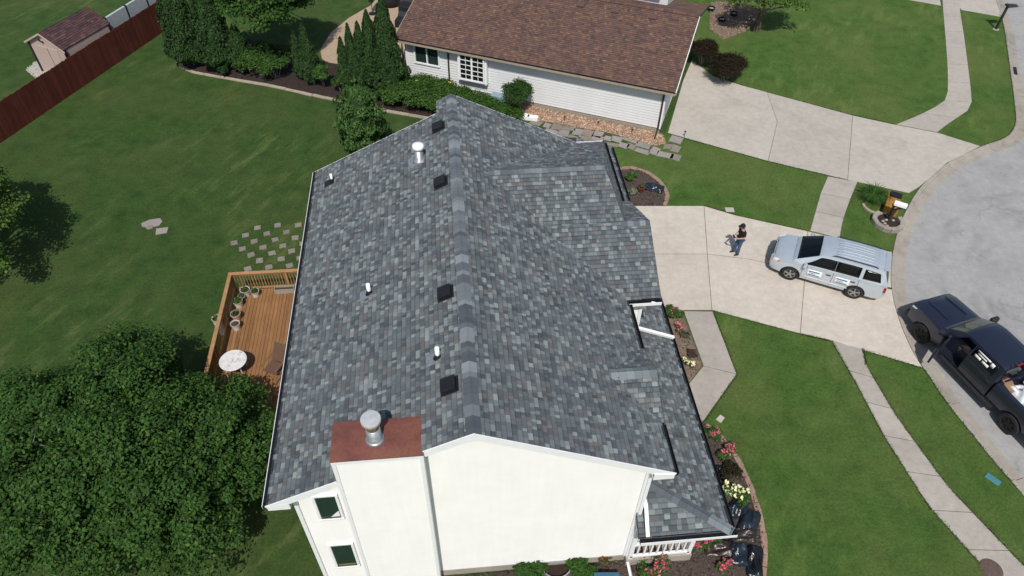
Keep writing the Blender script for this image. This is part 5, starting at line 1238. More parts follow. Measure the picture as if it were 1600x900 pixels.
# ragged grass along pavement edges
m = MB()
def tufts(pts, n, side=.0):
    for _ in range(n):
        i = random.randrange(len(pts)-1); t_ = random.random(); x = pts[i][0]+(pts[i+1][0]-pts[i][0])*t_; y = pts[i][1]+(pts[i+1][1]-pts[i][1])*t_
        a = random.uniform(0, 6.3); L = random.uniform(.03, .075); q = Vector((x+random.gauss(0, .025), y+random.gauss(0, .025), 0)); d = Vector((math.cos(a), math.sin(a), .9)).normalized()*L; s = Vector((-math.sin(a), math.cos(a), 0))*.014
        g = random.uniform(.7, 1.35); m.add([q-s, q+s, q+d], [(0, 1, 2)], (.034*g, .074*g, .016*g))
for e_ in ([(14.9, 8.6), (15.0, 6.4), (15.02, 4.13), (15.31, 1.32), (16.03, -.85)], [(15.98, 8.1), (15.76, 7.3), (15.87, 4.89), (16.33, 1.95), (17.37, -.97)], [(12.01, 17.42), (13.36, 16.6), (16.4, 15.22)], [(10.49, 10.64), (13.74, 9.07), (14.81, 8.63)], [(15.9, 8.1), (17.95, 6.95)], [(10.5, 10.6), (10.51, 7.29), (8.57, 5.2)], [(17.75, 14.6), (19.7, 13.5)], [(16.36, 20.68), (19.9, 18.8)], [(11.72, 23.55), (16.36, 20.66)], [(15.9, 29.3), (17.33, 28.1), (22.6, 24.53), (24.6, 23.48)]): tufts(e_, int(150*sum(math.dist(a, b) for a, b in zip(e_[:-1], e_[1:]))))
tufts([p for p in KERB if -2 < p[1] < 7.3], 1200); tufts([p for p in KERB if 21 < p[1] < 36], 1500)
for p in STEP_UV:
    c = [(p[0]+.19*math.cos(k*.785), p[1]+.19*math.sin(k*.785)) for k in range(9)]; tufts(c, 40)
for p, a_, b_ in FLAG:
    c = [(p[0]+.56*a_*math.cos(k*.785), p[1]+.56*b_*math.sin(k*.785)) for k in range(9)]; tufts(c, 60)
o = m.build('edge_grass', 'leaf', colors=True); tag(o, 'short ragged grass along the pavement edges', 'grass', kind='stuff')

# ================================================================ PATIO FURNITURE NEXT DOOR
cov = plain('black_cover', (.010, .011, .014), .55, var=.3, vscale=4, bmp=.4, bscale=8)
def draped(name, p, sx_, sy_, h, rz, label, back=0.0, rnd=False):
    t = thing(name, (p[0], p[1], 0.014), label, 'furniture', rz=rz, group='covered patio furniture next door')
    if rnd: o = MB().lathe([(sx_/2*1.08, 0), (sx_/2*1.02, h*.5), (sx_/2, h*.93), (sx_/2*.9, h), (.02, h*1.02)], n=22).build('cover', cov, t, world=False, smooth=True)
    else:
        m = MB(); x, y = sx_/2, sy_/2
        m.add([(-x*1.08, -y*1.08, 0), (x*1.08, -y*1.08, 0), (x*1.08, y*1.08, 0), (-x*1.08, y*1.08, 0), (-x, -y, h*.62), (x, -y, h*.62), (x, y, h), (-x, y, h), (x, y*.2, h*.68), (-x, y*.2, h*.68)], [(3, 2, 1, 0), (0, 1, 5, 4), (1, 2, 6, 8, 5), (2, 3, 7, 6), (3, 0, 4, 9, 7), (4, 5, 8, 9), (9, 8, 6, 7)])
        o = m.build('cover', cov, t, world=False, bevel=.05)
    for a_, b_ in ((-1, -1), (1, -1), (1, 1), (-1, 1)): MB().box((a_*sx_*.36, b_*sy_*.36, .04), (.05, .05, .08)).build('foot', 'black', t, world=False)
    return t
draped('covered_round_table', (-3.59, 40.18), 1.3, 1.3, .8, 0, 'round black covered table at the top edge of the patio', rnd=True)
draped('covered_chair', (-2.40, 38.58), .95, .95, 1.15, -.4, 'tall black covered chair on the patio by the roof corner')
draped('covered_chair', (-2.73, 36.97), .8, .8, .8, -.4, 'low black covered chair nearest the roof corner')
um = thing('closed_umbrella', (*(-4.79, 38.75), .014), 'closed dark patio umbrella behind the evergreens', 'umbrella', group=None)
sub(MB().lathe([(.03, .8), (.16, .85), (.12, 1.6), (.05, 2.2), (.02, 2.3)], n=12), 'canopy', cov, um); sub(MB().tube([(0, 0, 0), (0, 0, 2.35)], .022, 8), 'pole', 'black', um); sub(MB().lathe([(.25, 0), (.24, .06), (.05, .09)], n=16), 'base', 'black', um)
sr_ = thing('side_railing', (*(-2.69, 32.03), 0), 'short dark railing between the evergreens and the white house', 'railing')
for k in range(7): sub(MB().box((0, k*.17, .45), (.035, .035, .9)), 'baluster', 'gutter_brown', sr_)
sub(MB().box((0, .51, .92), (.07, 1.2, .05)), 'top_rail', 'gutter_brown', sr_)
for p, lab in (((18.17, 37.65), 'dark ring planter in the bed beside the brown roof, leftmost'), ((18.42, 36.05), 'dark ring planter nearest the lawn in the bed beside the brown roof'), ((19.49, 36.81), 'dark ring planter at the right of the bed beside the brown roof')):
    t = thing('bed_planter', (*p, 0), lab, 'planter', group='planters in the bed next door')
    sub(MB().lathe([(.2, 0), (.26, .26), (.21, .26), (.2, .1), (.01, .1)], n=16), 'bowl', 'black', t); sub(MB().lathe([(.19, .1), (.19, .17), (.01, .19)], n=12), 'gravel', 'gravel', t)

# ================================================================ STREET FURNITURE
lp = thing('street_lamp', (*(36.46, 33.73), 0), 'short dark street lamp leaning over the kerb', 'lamp', rz=0.0)
bz = plain('bronze_metal', (.05, .042, .036), .5, .4)
sub(MB().lathe([(.22, 0), (.22, .04), (.1, .06)], n=16), 'base', 'kerb', lp); sub(MB().box((0, 0, 1.35), (.14, .14, 2.65)), 'post', bz, lp, bevel=.01)
sub(MB().add([(-.1, -.24, 2.62), (.7, -.2, 2.66), (.7, .2, 2.66), (-.1, .24, 2.62), (-.1, -.24, 2.84), (.7, -.16, 2.76), (.7, .16, 2.76), (-.1, .24, 2.84)], [(3, 2, 1, 0), (4, 5, 6, 7), (0, 1, 5, 4), (1, 2, 6, 5), (2, 3, 7, 6), (3, 0, 4, 7)]), 'lamp_head', bz, lp, bevel=.02)
sub(MB().box((.42, 0, 2.62), (.36, .26, .05)), 'lens', 'galv_white', lp); lp.scale = (.9, .9, .6)
dg = thing('drain_grate', (34.78, 28.75, -.1), 'black iron drain grate in the kerb gutter', 'drain', rz=math.radians(63))
sub(MB().box((0, 0, -.01), (.95, .42, .03)), 'frame', 'black', dg)
for k in range(7): sub(MB().box((-.39+k*.13, 0, .014), (.05, .38, .02)), 'bar', bz, dg)
mh = thing('manhole_cover', (*(16.25, -0.98), .0), 'round brown iron manhole cover at the sidewalk edge', 'manhole')
iron = plain('brown_iron', (.10, .066, .055), .8, var=.25, vscale=14, bmp=.6, bscale=26)
sub(MB().lathe([(.36, -.02), (.36, .02), (.33, .024), (.01, .024)], n=30), 'ring', iron, mh); sub(MB().lathe([(.31, .0), (.31, .03), (.01, .032)], n=30), 'lid', iron, mh)
ub = thing('utility_marker', (*(18.06, 2.07), 0), 'teal plastic utility box lid in the strip of grass by the kerb', 'lid', rz=math.radians(-55))
sub(MB().box((0, 0, .015), (.5, .26, .05)), 'lid', plain('teal_plastic', (.055, .19, .22), .6, var=.1), ub, bevel=.05)
# mailbox group
mbx = thing('mailbox', (*(20.45, 15.59), 0), 'white mailbox on a dark post in a stone planter at the kerb', 'mailbox', rz=math.radians(-35))
sub(MB().box((0, 0, .55), (.1, .1, 1.15)), 'post', 'black', mbx); sub(MB().box((.2, 0, 1.0), (.6, .09, .08)), 'arm', 'black', mbx); sub(MB().beam((.02, 0, .72), (.34, 0, .98), .06, .06), 'brace', 'black', mbx)
mm = MB(); pr = [(-.1, 0), (.1, 0), (.1, .12), (.075, .19), (.03, .22), (-.03, .22), (-.075, .19), (-.1, .12)]; n_ = 8
mm.add([(-.05, a, 1.05+b) for a, b in pr]+[(.5, a, 1.05+b) for a, b in pr], [tuple(range(7, -1, -1)), tuple(range(8, 16))]+[(k, (k+1) % 8, (k+1) % 8+8, k+8) for k in range(8)]); sub(mm, 'box', 'pvc', mbx, bevel=.008)
sub(MB().box((.505, 0, 1.14), (.012, .17, .17)), 'door', 'trim', mbx)
rg = thing('stone_planter', (*(20.42, 15.45), 0), 'grey curved stone ring planter round the mailbox post', 'planter')
for k in range(9):
    a = math.radians(120+k*30); q = sub(MB().box((0, 0, .12), (.36, .22, .26)), 'ring_block', 'kerb', rg, bevel=.03); q.location = (.62*math.cos(a), .62*math.sin(a), 0); q.rotation_euler = (0, 0, a+math.pi/2)
sub(MB().lathe([(.55, 0), (.54, .1), (.02, .13)], n=20), 'soil', 'mulch_dark', rg)
for k in range(5):
    q = sub(MB().lathe([(.05, 0), (.08, .04), (.03, .09)], n=8), 'stone', 'edging', rg); q.location = (random.uniform(-.3, .35), random.uniform(-.35, .1), .11)
ob = thing('wooden_cabinet', (*(21.11, 16.58), 0), 'orange stained wooden box with a black tray behind the mailbox', 'cabinet', rz=math.radians(58))
om = wood_mat('orange_wood', (.36, .17, .04), (2, 12, 12)); sub(MB().box((0, 0, .2), (1.25, .62, .42)), 'box', om, ob, bevel=.01)
for k in range(4): sub(MB().box((0, -.235+k*.157, .425), (1.27, .148, .03)), 'lid_board', om, ob)
sub(MB().box((.40, -.05, .50), (.34, .52, .13)), 'tray', 'black', ob, bevel=.02)
rk = thing('edging_arc', (*(20.43, 16.73), 0), 'thin curved stone edging round the ornamental grass', 'edging')
for k in range(9):
    a = math.radians(175+k*16); q = sub(MB().box((0, 0, .05), (.2, .12, .12)), 'stone', 'edging', rk, bevel=.02); q.location = (.62*math.cos(a), .62*math.sin(a), 0); q.rotation_euler = (0, 0, a+math.pi/2)

# ================================================================ THINGS IN THE BEDS
def bag_mesh(L, W_, H_, seed, wr=.045):
    rnd = random.Random(seed); nx, ny = 22, 14; V = []; F = []
    ph = [rnd.uniform(0, 6.3) for _ in range(6)]
    for side in (1, -1):
        for j in range(ny+1):
            for i in range(nx+1):
                u = -1+2*i/nx; v = -1+2*j/ny
                e = max(0, (1-abs(u)**3.2))**.45*max(0, (1-abs(v)**3.0))**.45
                w = wr*(math.sin(3.1*u+2*v+ph[0])+.8*math.sin(5.3*v-2.7*u+ph[1])+.45*math.sin(8*u*v+7*v+ph[2])+.35*math.sin(9*v*v+ph[3]+6*u))*e
                V.append((u*L/2*(1+.03*math.sin(4*v+ph[4])), v*W_/2*(1+.05*math.sin(5*u+ph[5])), H_*.5+side*(H_*.48*e+(w if side > 0 else 0))))
    o = (nx+1)*(ny+1)
    for s in (0, 1):
        for j in range(ny):
            for i in range(nx):
                a = s*o+j*(nx+1)+i; q = (a, a+1, a+nx+2, a+nx+1); F.append(q if s == 0 else q[::-1])
    return V, F
def plastic(name, col, rough=.22):
    m_, nt, n, l, b = new_mat(name); v = coords(n, l); f = noise(n, l, v, 7.0, 4, .6)
    l.new(ramp(n, l, noise(n, l, v, 2.5, 3), [(.3, tuple(c*.6 for c in col)), (.7, tuple(c*1.4 for c in col))]), b.inputs['Base Color']); b.inputs['Roughness'].default_value = rough; b.inputs['Specular IOR Level'].default_value = .6
    bump(n, l, b, f, .5, .06); return m_
PBLK, PBLU, PBRN = plastic('black_bag_plastic', (.008, .009, .012)), plastic('blue_black_bag_plastic', (.012, .018, .028)), plastic('brown_bag_plastic', (.035, .022, .018), .3)
def bag(p, z, L, W_, H_, rz, mat, label, seed, tilt=0.0, group='bags of mulch'):
    V, F = bag_mesh(L, W_, H_, seed); t = thing('mulch_bag', (p[0], p[1], z), label, 'bag', rz=rz, group=group)
    t.rotation_euler = (tilt, 0, rz)
    sub(MB().add(V, F), 'bag', mat, t, smooth=True)
    for s in (-1, 1): sub(MB().box((s*(L/2+.01), 0, H_*.5), (.06, W_*.84, .012)), 'seam', mat, t)
    return t
bag((8.94, 1.14), .06, 1.0, .62, .28, math.radians(60), PBLU, 'large blue black mulch bag at the porch roof corner', 21)
bag((8.74, 1.77), .06, .8, .5, .2, math.radians(40), PBLU, 'dark bag just below the cream rose bush', 25)
bag((8.31, 0.23), .06, .85, .55, .24, math.radians(75), PBLU, 'blue black bag lying between the brown bag and the curved edging', 22)
bag((7.72, 0.41), .06, .85, .58, .2, math.radians(-8), PBRN, 'flat brown mulch bag right of the pink azalea', 23)
bag((8.57, 0.66), .28, .7, .45, .16, math.radians(-10), PBRN, 'brown bag lying on top of the blue black bags', 24)
bag((8.75, -0.11), .05, 1.05, .5, .14, math.radians(70), PBLK, 'empty black plastic bag along the curved edging', 26)
bag((8.57, 2.99), .06, .7, .4, .14, math.radians(75), PBLK, 'dark crumpled bag under the porch gutter beside the purplish plant', 27)
bag((9.86, 18.81), .06, .85, .6, .2, math.radians(-25), PBLU, 'shiny dark packet of mulch lying in the round corner bed', 28, group=None)
pot(*(9.15, 18.71), .05, .2, .28, plain('red_glaze', (.12, .03, .02), .25), 'glossy red brown pot in the round corner bed', rim=plain('red_rim', (.12, .03, .02), .25), sparse=60)
# window well, ornaments and bin by the gable wall
ww = thing('window_well', (*(2.41, 0.37), 0), 'half round galvanised window well against the gable wall', 'window well')
m = MB()
for k in range(16):
    a0, a1 = math.pi+k*math.pi/16, math.pi+(k+1)*math.pi/16
    for r0, r1 in ((.52, .48),): m.add([(r0*math.cos(a0), r0*math.sin(a0), 0), (r0*math.cos(a1), r0*math.sin(a1), 0), (r0*math.cos(a1), r0*math.sin(a1), .28), (r0*math.cos(a0), r0*math.sin(a0), .28), (r1*math.cos(a0), r1*math.sin(a0), 0), (r1*math.cos(a1), r1*math.sin(a1), 0), (r1*math.cos(a1), r1*math.sin(a1), .28), (r1*math.cos(a0), r1*math.sin(a0), .28)], [(0, 1, 2, 3), (5, 4, 7, 6), (3, 2, 6, 7)])
sub(m, 'rim', 'galv', ww); sub(MB().prism([(.47*math.cos(math.pi+k*math.pi/12), .47*math.sin(math.pi+k*math.pi/12)) for k in range(13)], .0, .085), 'gravel', 'mulch_dark', ww); sub(MB().box((0, .05, .3), (1.0, .1, .12)), 'back_ledge', 'galv_white', ww)
cer = plain('grey_ceramic', (.34, .36, .37), .4, var=.25, vscale=20)
for p, r, h, lab in (((3.16, 0.56), .1, .3, 'grey ceramic ornament at the foot of the gable wall'), ((3.37, 0.45), .11, .26, 'second grey ornament, slightly right, at the foot of the gable wall')):
    t = thing('garden_ornament', (*p, 0), lab, 'ornament'); sub(MB().lathe([(r*.8, 0), (r, h*.25), (r*.7, h*.55), (r*.9, h*.8), (r*.5, h), (.01, h*1.02)], n=14), 'body', cer, t, smooth=True); sub(MB().lathe([(r*1.05, 0), (r*1.05, .03), (.02, .035)], n=14), 'foot', cer, t)
t = thing('garden_ornament', (*(3.54, 0.61), 0), 'brown ornament rightmost of the three at the gable wall', 'ornament'); sub(MB().lathe([(.09, 0), (.11, .1), (.07, .22), (.1, .3), (.02, .36)], n=12), 'body', plain('brown_ceramic', (.2, .13, .09), .6, var=.4, vscale=25), t, smooth=True); sub(MB().box((0, 0, .015), (.24, .2, .03)), 'foot', cer, t)
bn = thing('storage_bin', (*(3.89, -0.41), 0), 'blue lidded storage bin cut off by the bottom edge', 'bin', rz=-.08)
bl = plain('blue_plastic', (.035, .10, .17), .4); sub(MB().box((0, 0, .2), (.74, .46, .4)), 'tub', bl, bn, bevel=.03); sub(MB().box((0, 0, .42), (.8, .52, .05)), 'lid', bl, bn, bevel=.02)

# ================================================================ VEHICLES
def ring_pts(st, x):
    if x >= st[0][0]: return [Vector((x, *p)) for p in st[0][1]]
    for (xa, A), (xb, B) in zip(st[:-1], st[1:]):
        if xb <= x <= xa:
            t_ = (xa-x)/(xa-xb) if xa != xb else 0
            return [Vector((x, a[0]+(b[0]-a[0])*t_, a[1]+(b[1]-a[1])*t_)) for a, b in zip(A, B)]
    return [Vector((x, *p)) for p in st[-1][1]]
def surf(st, x, p):
    R_ = ring_pts(st, x); i = min(int(p), len(R_)-2); return R_[i].lerp(R_[i+1], p-i)
def loft(st, extra=2):
    xs = []
    for (xa, _), (xb, _) in zip(st[:-1], st[1:]): xs += [xa+(xb-xa)*k/extra for k in range(extra)]
    xs.append(st[-1][0]); n = len(st[0][1]); V = []; F = []
    for x in xs:
        R_ = ring_pts(st, x); V += [tuple(p) for p in R_]+[(p.x, -p.y, p.z) for p in R_[-2:0:-1]]
    m_ = 2*n-2
    for i in range(len(xs)-1):
        for k in range(m_): F.append((i*m_+k, i*m_+(k+1) % m_, (i+1)*m_+(k+1) % m_, (i+1)*m_+k))
    F += [tuple(range(m_-1, -1, -1)), tuple((len(xs)-1)*m_+k for k in range(m_))]
    return MB().add(V, F)
def recalc(o, ang=35):
    bm = bmesh.new(); bm.from_mesh(o.data); bmesh.ops.recalc_face_normals(bm, faces=bm.faces[:]); bm.to_mesh(o.data); bm.free()
    o.data.polygons.foreach_set('use_smooth', [True]*len(o.data.polygons)); o.data.set_sharp_from_angle(angle=math.radians(ang))
def carve(o, cutters):
    tmp = []
    for mb_ in cutters:
        c = mb_.build('cutter', 'black', world=False); recalc(c); tmp.append(c); md = o.modifiers.new('cut', 'BOOLEAN'); md.operation = 'DIFFERENCE'; md.solver = 'EXACT'; md.object = c
    dg_ = bpy.context.evaluated_depsgraph_get(); me = bpy.data.meshes.new_from_object(o.evaluated_get(dg_)); o.modifiers.clear(); old = o.data; o.data = me; bpy.data.meshes.remove(old)
    for c in tmp: me_ = c.data; bpy.data.objects.remove(c); bpy.data.meshes.remove(me_)
def cylY(x, y0, y1, z, r, n=28):
    return MB().tube([(x, y0, z), (x, y1, z)], r, n)
def patch(st, c, name, mat, parent, side=1, off=.008, nx=6, ny=4, thick=.012):
    """a panel lying on a lofted surface; c = four (x, profile) corners"""
    V = []
    for j in range(ny+1):
        for i in range(nx+1):
            u, v = i/nx, j/ny
            x = (c[0][0]*(1-u)+c[1][0]*u)*(1-v)+(c[3][0]*(1-u)+c[2][0]*u)*v; p = (c[0][1]*(1-u)+c[1][1]*u)*(1-v)+(c[3][1]*(1-u)+c[2][1]*u)*v
            P_ = surf(st, x, p); a = surf(st, x-.02, p)-surf(st, x+.02, p); b = surf(st, x, min(p+.03, len(st[0][1])-1))-surf(st, x, p-.03); nn = a.cross(b)
            nn = nn.normalized() if nn.length > 1e-9 else Vector((0, 0, 1))
            if nn.dot(P_-Vector((P_.x*.8, 0, .6))) < 0: nn = -nn
            P_ = P_+nn*off; V.append((P_.x, P_.y*side, P_.z))
    F = [(j*(nx+1)+i, j*(nx+1)+i+1, (j+1)*(nx+1)+i+1, (j+1)*(nx+1)+i) for j in range(ny) for i in range(nx)]
    o = MB().add(V, F).build(name, mat, parent, world=False); recalc(o)
    s = o.modifiers.new('thick', 'SOLIDIFY'); s.thickness = thick; s.offset = 0
    return o
def top_patch(st, x0, x1, p0, name, mat, parent, off=.008, nx=8, xs1=None):
    """panel across the whole width (windscreens): profile from p0 to the centre line on both sides"""
    V = []; n = len(st[0][1])-1; ny = 10
    for j in range(-ny, ny+1):
        for i in range(nx+1):
            p = n-(n-p0)*abs(j)/ny; xa = x0; xb = x1
            x = xa+(xb-xa)*i/nx; P_ = surf(st, x, p); a = surf(st, x-.03, p)-surf(st, x+.03, p); b = surf(st, x, min(p+.03, n))-surf(st, x, max(p-.05, 0)); nn = a.cross(b).normalized()
            if nn.z < 0: nn = -nn
            P_ = P_+nn*off; V.append((P_.x, P_.y*(1 if j >= 0 else -1), P_.z))
    F = [(j*(nx+1)+i, j*(nx+1)+i+1, (j+1)*(nx+1)+i+1, (j+1)*(nx+1)+i) for j in range(2*ny) for i in range(nx)]
    o = MB().add(V, F).build(name, mat, parent, world=False); recalc(o)
    s = o.modifiers.new('thick', 'SOLIDIFY'); s.thickness = .01; s.offset = 0
    return o
def wheel(parent, x, y, r, w, rim_mat, spokes=5, side=1):
    def lz(prof, n=32):
        m_ = MB().lathe(prof, n=n); m_.v = [(a, c*side, b) for a, b, c in m_.v]; return m_
    t = lz([(r*.62, -w/2), (r*.93, -w/2), (r, -w*.32), (r, w*.32), (r*.93, w/2), (r*.66, w/2), (r*.62, w*.36)]).build('wheel', 'rubber', parent, world=False); t.location = (x, y, r); recalc(t, 40)
    d = lz([(.01, w*.1), (r*.62, w*.1), (r*.64, w*.42), (r*.58, w*.42), (r*.55, w*.2), (.01, w*.2)]).build('rim', rim_mat, t, world=False); recalc(d, 40)
    sp = MB()
    for k in range(spokes):
        a = 2*math.pi*k/spokes+.3; ca, sa = math.cos(a), math.sin(a)
        sp.beam((r*.08*ca, side*w*.36, r*.08*sa), (r*.58*ca, side*w*.40, r*.58*sa), r*.17, w*.14, up=(0, 1, 0))
    sp.tube([(0, side*w*.2, 0), (0, side*w*.46, 0)], r*.13, 12)
    sp.build('spokes', rim_mat, t, world=False)
    return t
def paint(name, col, metal=.6, rough=.32):
    m_, nt, n, l, b = new_mat(name); v = coords(n, l); f = noise(n, l, v, 400., 2); d = noise(n, l, v, 3.0, 4)
    c = ramp(n, l, f, [(.3, tuple(x*.88 for x in col)), (.7, tuple(min(1, x*1.1) for x in col))]); l.new(mix(n, l, 1.0, c, ramp(n, l, d, [(.3, .93), (.7, 1.04)]), 'MULTIPLY'), b.inputs['Base Color'])
    b.inputs['Metallic'].default_value = metal; b.inputs['Roughness'].default_value = rough; b.inputs['Coat Weight'].default_value = .8; b.inputs['Coat Roughness'].default_value = .05
    return m_
SILV = paint('silver_car_paint', (.55, .61, .67), .45, .33); NAVY = paint('black_blue_truck_paint', (.021, .026, .048), .4, .33)
VG = glass_mat('vehicle_glass', (.004, .005, .006), .05); VG.node_tree.nodes['Principled BSDF'].inputs['Specular IOR Level'].default_value = .25; VG.node_tree.nodes['Principled BSDF'].inputs['Coat Weight'].default_value = 0; ALLOY = plain('alloy', (.42, .42, .41), .35, .8, var=.1); BLKRIM = plain('black_rim', (.012, .012, .013), .35, .3)
LAMP = plain('lamp_lens', (.62, .64, .66), .12, var=.25, vscale=25); AMBER = plain('amber_lens', (.55, .20, .03), .2); RED = plain('red_lens', (.30, .012, .015), .2); DKP = plain('dark_plastic', (.02, .02, .022), .6); SEAT = plain('seat_cloth', (.05, .05, .052), .9)
# ---- silver SUV
RIBP = plain('silver_rib', (.40, .45, .50), .45, .3, var=.05)
hd = math.atan2(.49, -.872)
sc_ = Vector((15.515, 11.585, 0)); left = Vector((-math.sin(hd), math.cos(hd), 0))
suv = thing('parked_suv', sc_-left*.86+Vector((0, 0, .016)), 'silver SUV with white door signs parked on the driveway', 'car', rz=hd)
def prof(zb, w, belt, top, cw): return [(0, zb), (w-.12, zb), (w-.02, zb+.12), (w, .58), (w-.005, belt-.12), (w-.045, belt), (cw, top-.015), (0, top)]
B = [(2.30, prof(.34, .62, .70, .73, .40)), (2.25, prof(.27, .80, .80, .84, .55)), (2.10, prof(.24, .90, .90, .96, .62)), (1.80, prof(.23, .955, .97, 1.03, .68)), (1.10, prof(.23, .975, 1.03, 1.11, .74)), (.4, prof(.23, .98, 1.06, 1.10, .80)), (-1.2, prof(.23, .98, 1.08, 1.12, .80)), (-2.1, prof(.25, .97, 1.08, 1.12, .8)), (-2.38, prof(.28, .93, 1.04, 1.07, .78)), (-2.48, prof(.36, .84, .96, .98, .7))]
body = loft(B, 3).build('body', SILV, world=False)
recalc(body)
carve(body, [cylY(x, s*.62, s*1.2, .37, .425) for x in (1.35, -1.35) for s in (-1, 1)]); recalc(body, 32); body.parent = suv
Gh = [(1.42, [(0, .98), (.86, 1.02), (.80, 1.08), (.55, 1.105), (0, 1.12)]), (1.32, [(0, .98), (.90, 1.05), (.80, 1.14), (.55, 1.175), (0, 1.20)]), (.42, [(0, .98), (.935, 1.07), (.70, 1.60), (.50, 1.655), (0, 1.69)]), (.1, [(0, .98), (.94, 1.08), (.705, 1.665), (.52, 1.71), (0, 1.735)]), (-1.0, [(0, .98), (.94, 1.10), (.715, 1.70), (.54, 1.745), (0, 1.77)]), (-2.0, [(0, .98), (.93, 1.10), (.70, 1.68), (.52, 1.72), (0, 1.74)]), (-2.20, [(0, .98), (.92, 1.10), (.69, 1.60), (.5, 1.64), (0, 1.66)]), (-2.43, [(0, .98), (.87, 1.06), (.80, 1.14), (.5, 1.16), (0, 1.18)])]
cab = loft(Gh, 3).build('cabin', SILV, suv, world=False); recalc(cab, 30)
top_patch(Gh, 1.27, .47, 2.05, 'windscreen', VG, suv)
top_patch(Gh, -2.22, -2.39, 2.1, 'rear_window', VG, suv)
for s in (1, -1):
    patch(Gh, [(.98, 1.13), (-.295, 1.13), (-.295, 1.86), (.36, 1.86)], 'front_window', VG, suv, s); patch(Gh, [(-.31, 1.13), (-1.28, 1.13), (-1.28, 1.86), (-.31, 1.86)], 'rear_door_window', VG, suv, s); patch(Gh, [(-1.42, 1.15), (-2.14, 1.2), (-2.02, 1.8), (-1.42, 1.84)], 'quarter_window', VG, suv, s, off=.02)
    patch(B, [(2.235, 4.2), (1.98, 4.3), (1.95, 5.15), (2.2, 5.5)], 'headlight', LAMP, suv, s); patch(B, [(2.02, 4.2), (1.90, 4.25), (1.89, 4.8), (2.0, 4.8)], 'turn_signal', AMBER, suv, s, off=.014)
    patch(B, [(-2.36, 3.6), (-2.46, 3.6), (-2.44, 4.9), (-2.34, 4.9)], 'tail_light', RED, suv, s, off=.012)
    for x in (.93, -.30, -1.33): patch(B, [(x+.008, 2.2), (x-.008, 2.2), (x-.008, 5), (x+.008, 5)], 'door_seam', DKP, suv, s, off=.002, nx=1, ny=6, thick=.004)
    patch(B, [(.95, 2.55), (-1.0, 2.55), (-1.0, 2.85), (.95, 2.85)], 'side_moulding', plain('pale_moulding', (.58, .60, .62), .35), suv, s, off=.012)
    for x in (-.13, -1.12): sub(MB().box((x, s*.995, .93), (.2, .035, .04)), 'door_handle', DKP, suv, bevel=.008)
    patch(B, [(.72, 3.15), (.12, 3.15), (.12, 4.1), (.72, 4.1)], 'door_sign', 'pvc', suv, s, off=.01, thick=.004); patch(B, [(-.42, 3.15), (-1.02, 3.15), (-1.02, 4.1), (-.42, 4.1)], 'door_sign', 'pvc', suv, s, off=.01, thick=.004)
    for x0 in (.72, -.42):
        for (a_, b_, p0_, p1_) in ((.06, .5, 3.72, 3.92), (.1, .34, 3.5, 3.6), (.08, .52, 3.28, 3.40)): patch(B, [(x0-a_, p0_), (x0-b_, p0_), (x0-b_, p1_), (x0-a_, p1_)], 'sign_print', plain('sign_blue', (.10, .22, .42), .6), suv, s, off=.016, thick=.003, nx=3, ny=1)
    mr = sub(MB().box((.88, s*1.06, 1.13), (.15, .22, .17)), 'mirror', SILV, suv, bevel=.04); sub(MB().box((.80, s*1.06, 1.13), (.012, .18, .13)), 'mirror_glass', VG, mr)
    rr_ = sub(MB().tube([(-.05, s*.66, 1.73), (-.15, s*.66, 1.785), (-1.75, s*.66, 1.79), (-1.85, s*.65, 1.74)], .02, 8), 'roof_rail', DKP, suv)
    for x in (1.35, -1.35): wheel(suv, x, s*.85, .365, .24, ALLOY, 5, s)
for s in (1, -1):
    for p_ in (3.1, 3.42, 3.74): patch(Gh, [(-.15, p_), (-1.85, p_), (-1.85, p_+.07), (-.15, p_+.07)], 'roof_rib', RIBP, suv, s, off=.004, thick=.008, ny=1)
sub(MB().box((2.27, 0, .74), (.06, .85, .2)), 'grille', DKP, suv, bevel=.02); sub(MB().box((2.30, 0, .46), (.05, 1.1, .13)), 'bumper_intake', DKP, suv, bevel=.02)
sub(MB().box((2.19, 0, .86), (.02, 1.0, .05)), 'bonnet_gap', DKP, suv)
for s in (1, -1): sub(MB().beam((1.27, s*.1, 1.19), (1.14, s*.62, 1.24), .02, .02), 'wiper', DKP, suv)
sub(MB().box((-2.47, 0, .62), (.1, 1.5, .2)), 'rear_bumper', SILV, suv, bevel=.04); sub(MB().box((-2.20, 0, 1.70), (.2, 1.2, .03)), 'rear_spoiler', SILV, suv, bevel=.01)
sub(MB().box((0, 0, .3), (4.0, 1.3, .2)), 'underbody', DKP, suv)
# ---- dark pickup
f_, r_ = Vector((18.64, 8.25, 0)), Vector((19.78, 3.81, 0)); hd2 = math.atan2((f_-r_).y, (f_-r_).x); left2 = Vector((-math.sin(hd2), math.cos(hd2), 0))
trk = thing('pickup_truck', (f_+r_)/2-left2*.9+Vector((-.1, .22, -.112)), 'black pickup truck at the kerb with its front door open and a loaded bed', 'truck', rz=hd2)
WBT = (f_-r_).length/2
def tprof(zb, w, belt, top, cw): return [(0, zb), (w-.12, zb), (w-.02, zb+.12), (w, .8), (w-.01, belt-.15), (w-.06, belt), (cw, top-.02), (0, top)]
T = [(WBT+1.0, tprof(.5, .85, 1.10, 1.16, .5)), (WBT+.93, tprof(.45, .96, 1.22, 1.30, .62)), (WBT+.6, tprof(.45, 1.0, 1.30, 1.40, .66)), (WBT-.4, tprof(.45, 1.01, 1.36, 1.46, .7)), (WBT-.75, tprof(.45, 1.01, 1.37, 1.46, .75)), (.0, tprof(.45, 1.01, 1.38, 1.42, .8)), (-1.04, tprof(.45, 1.01, 1.38, 1.42, .8))]
tb = loft(T, 3).build('body', NAVY, world=False); recalc(tb)
DX0, DX1 = WBT-.95, WBT-1.98        # front door opening
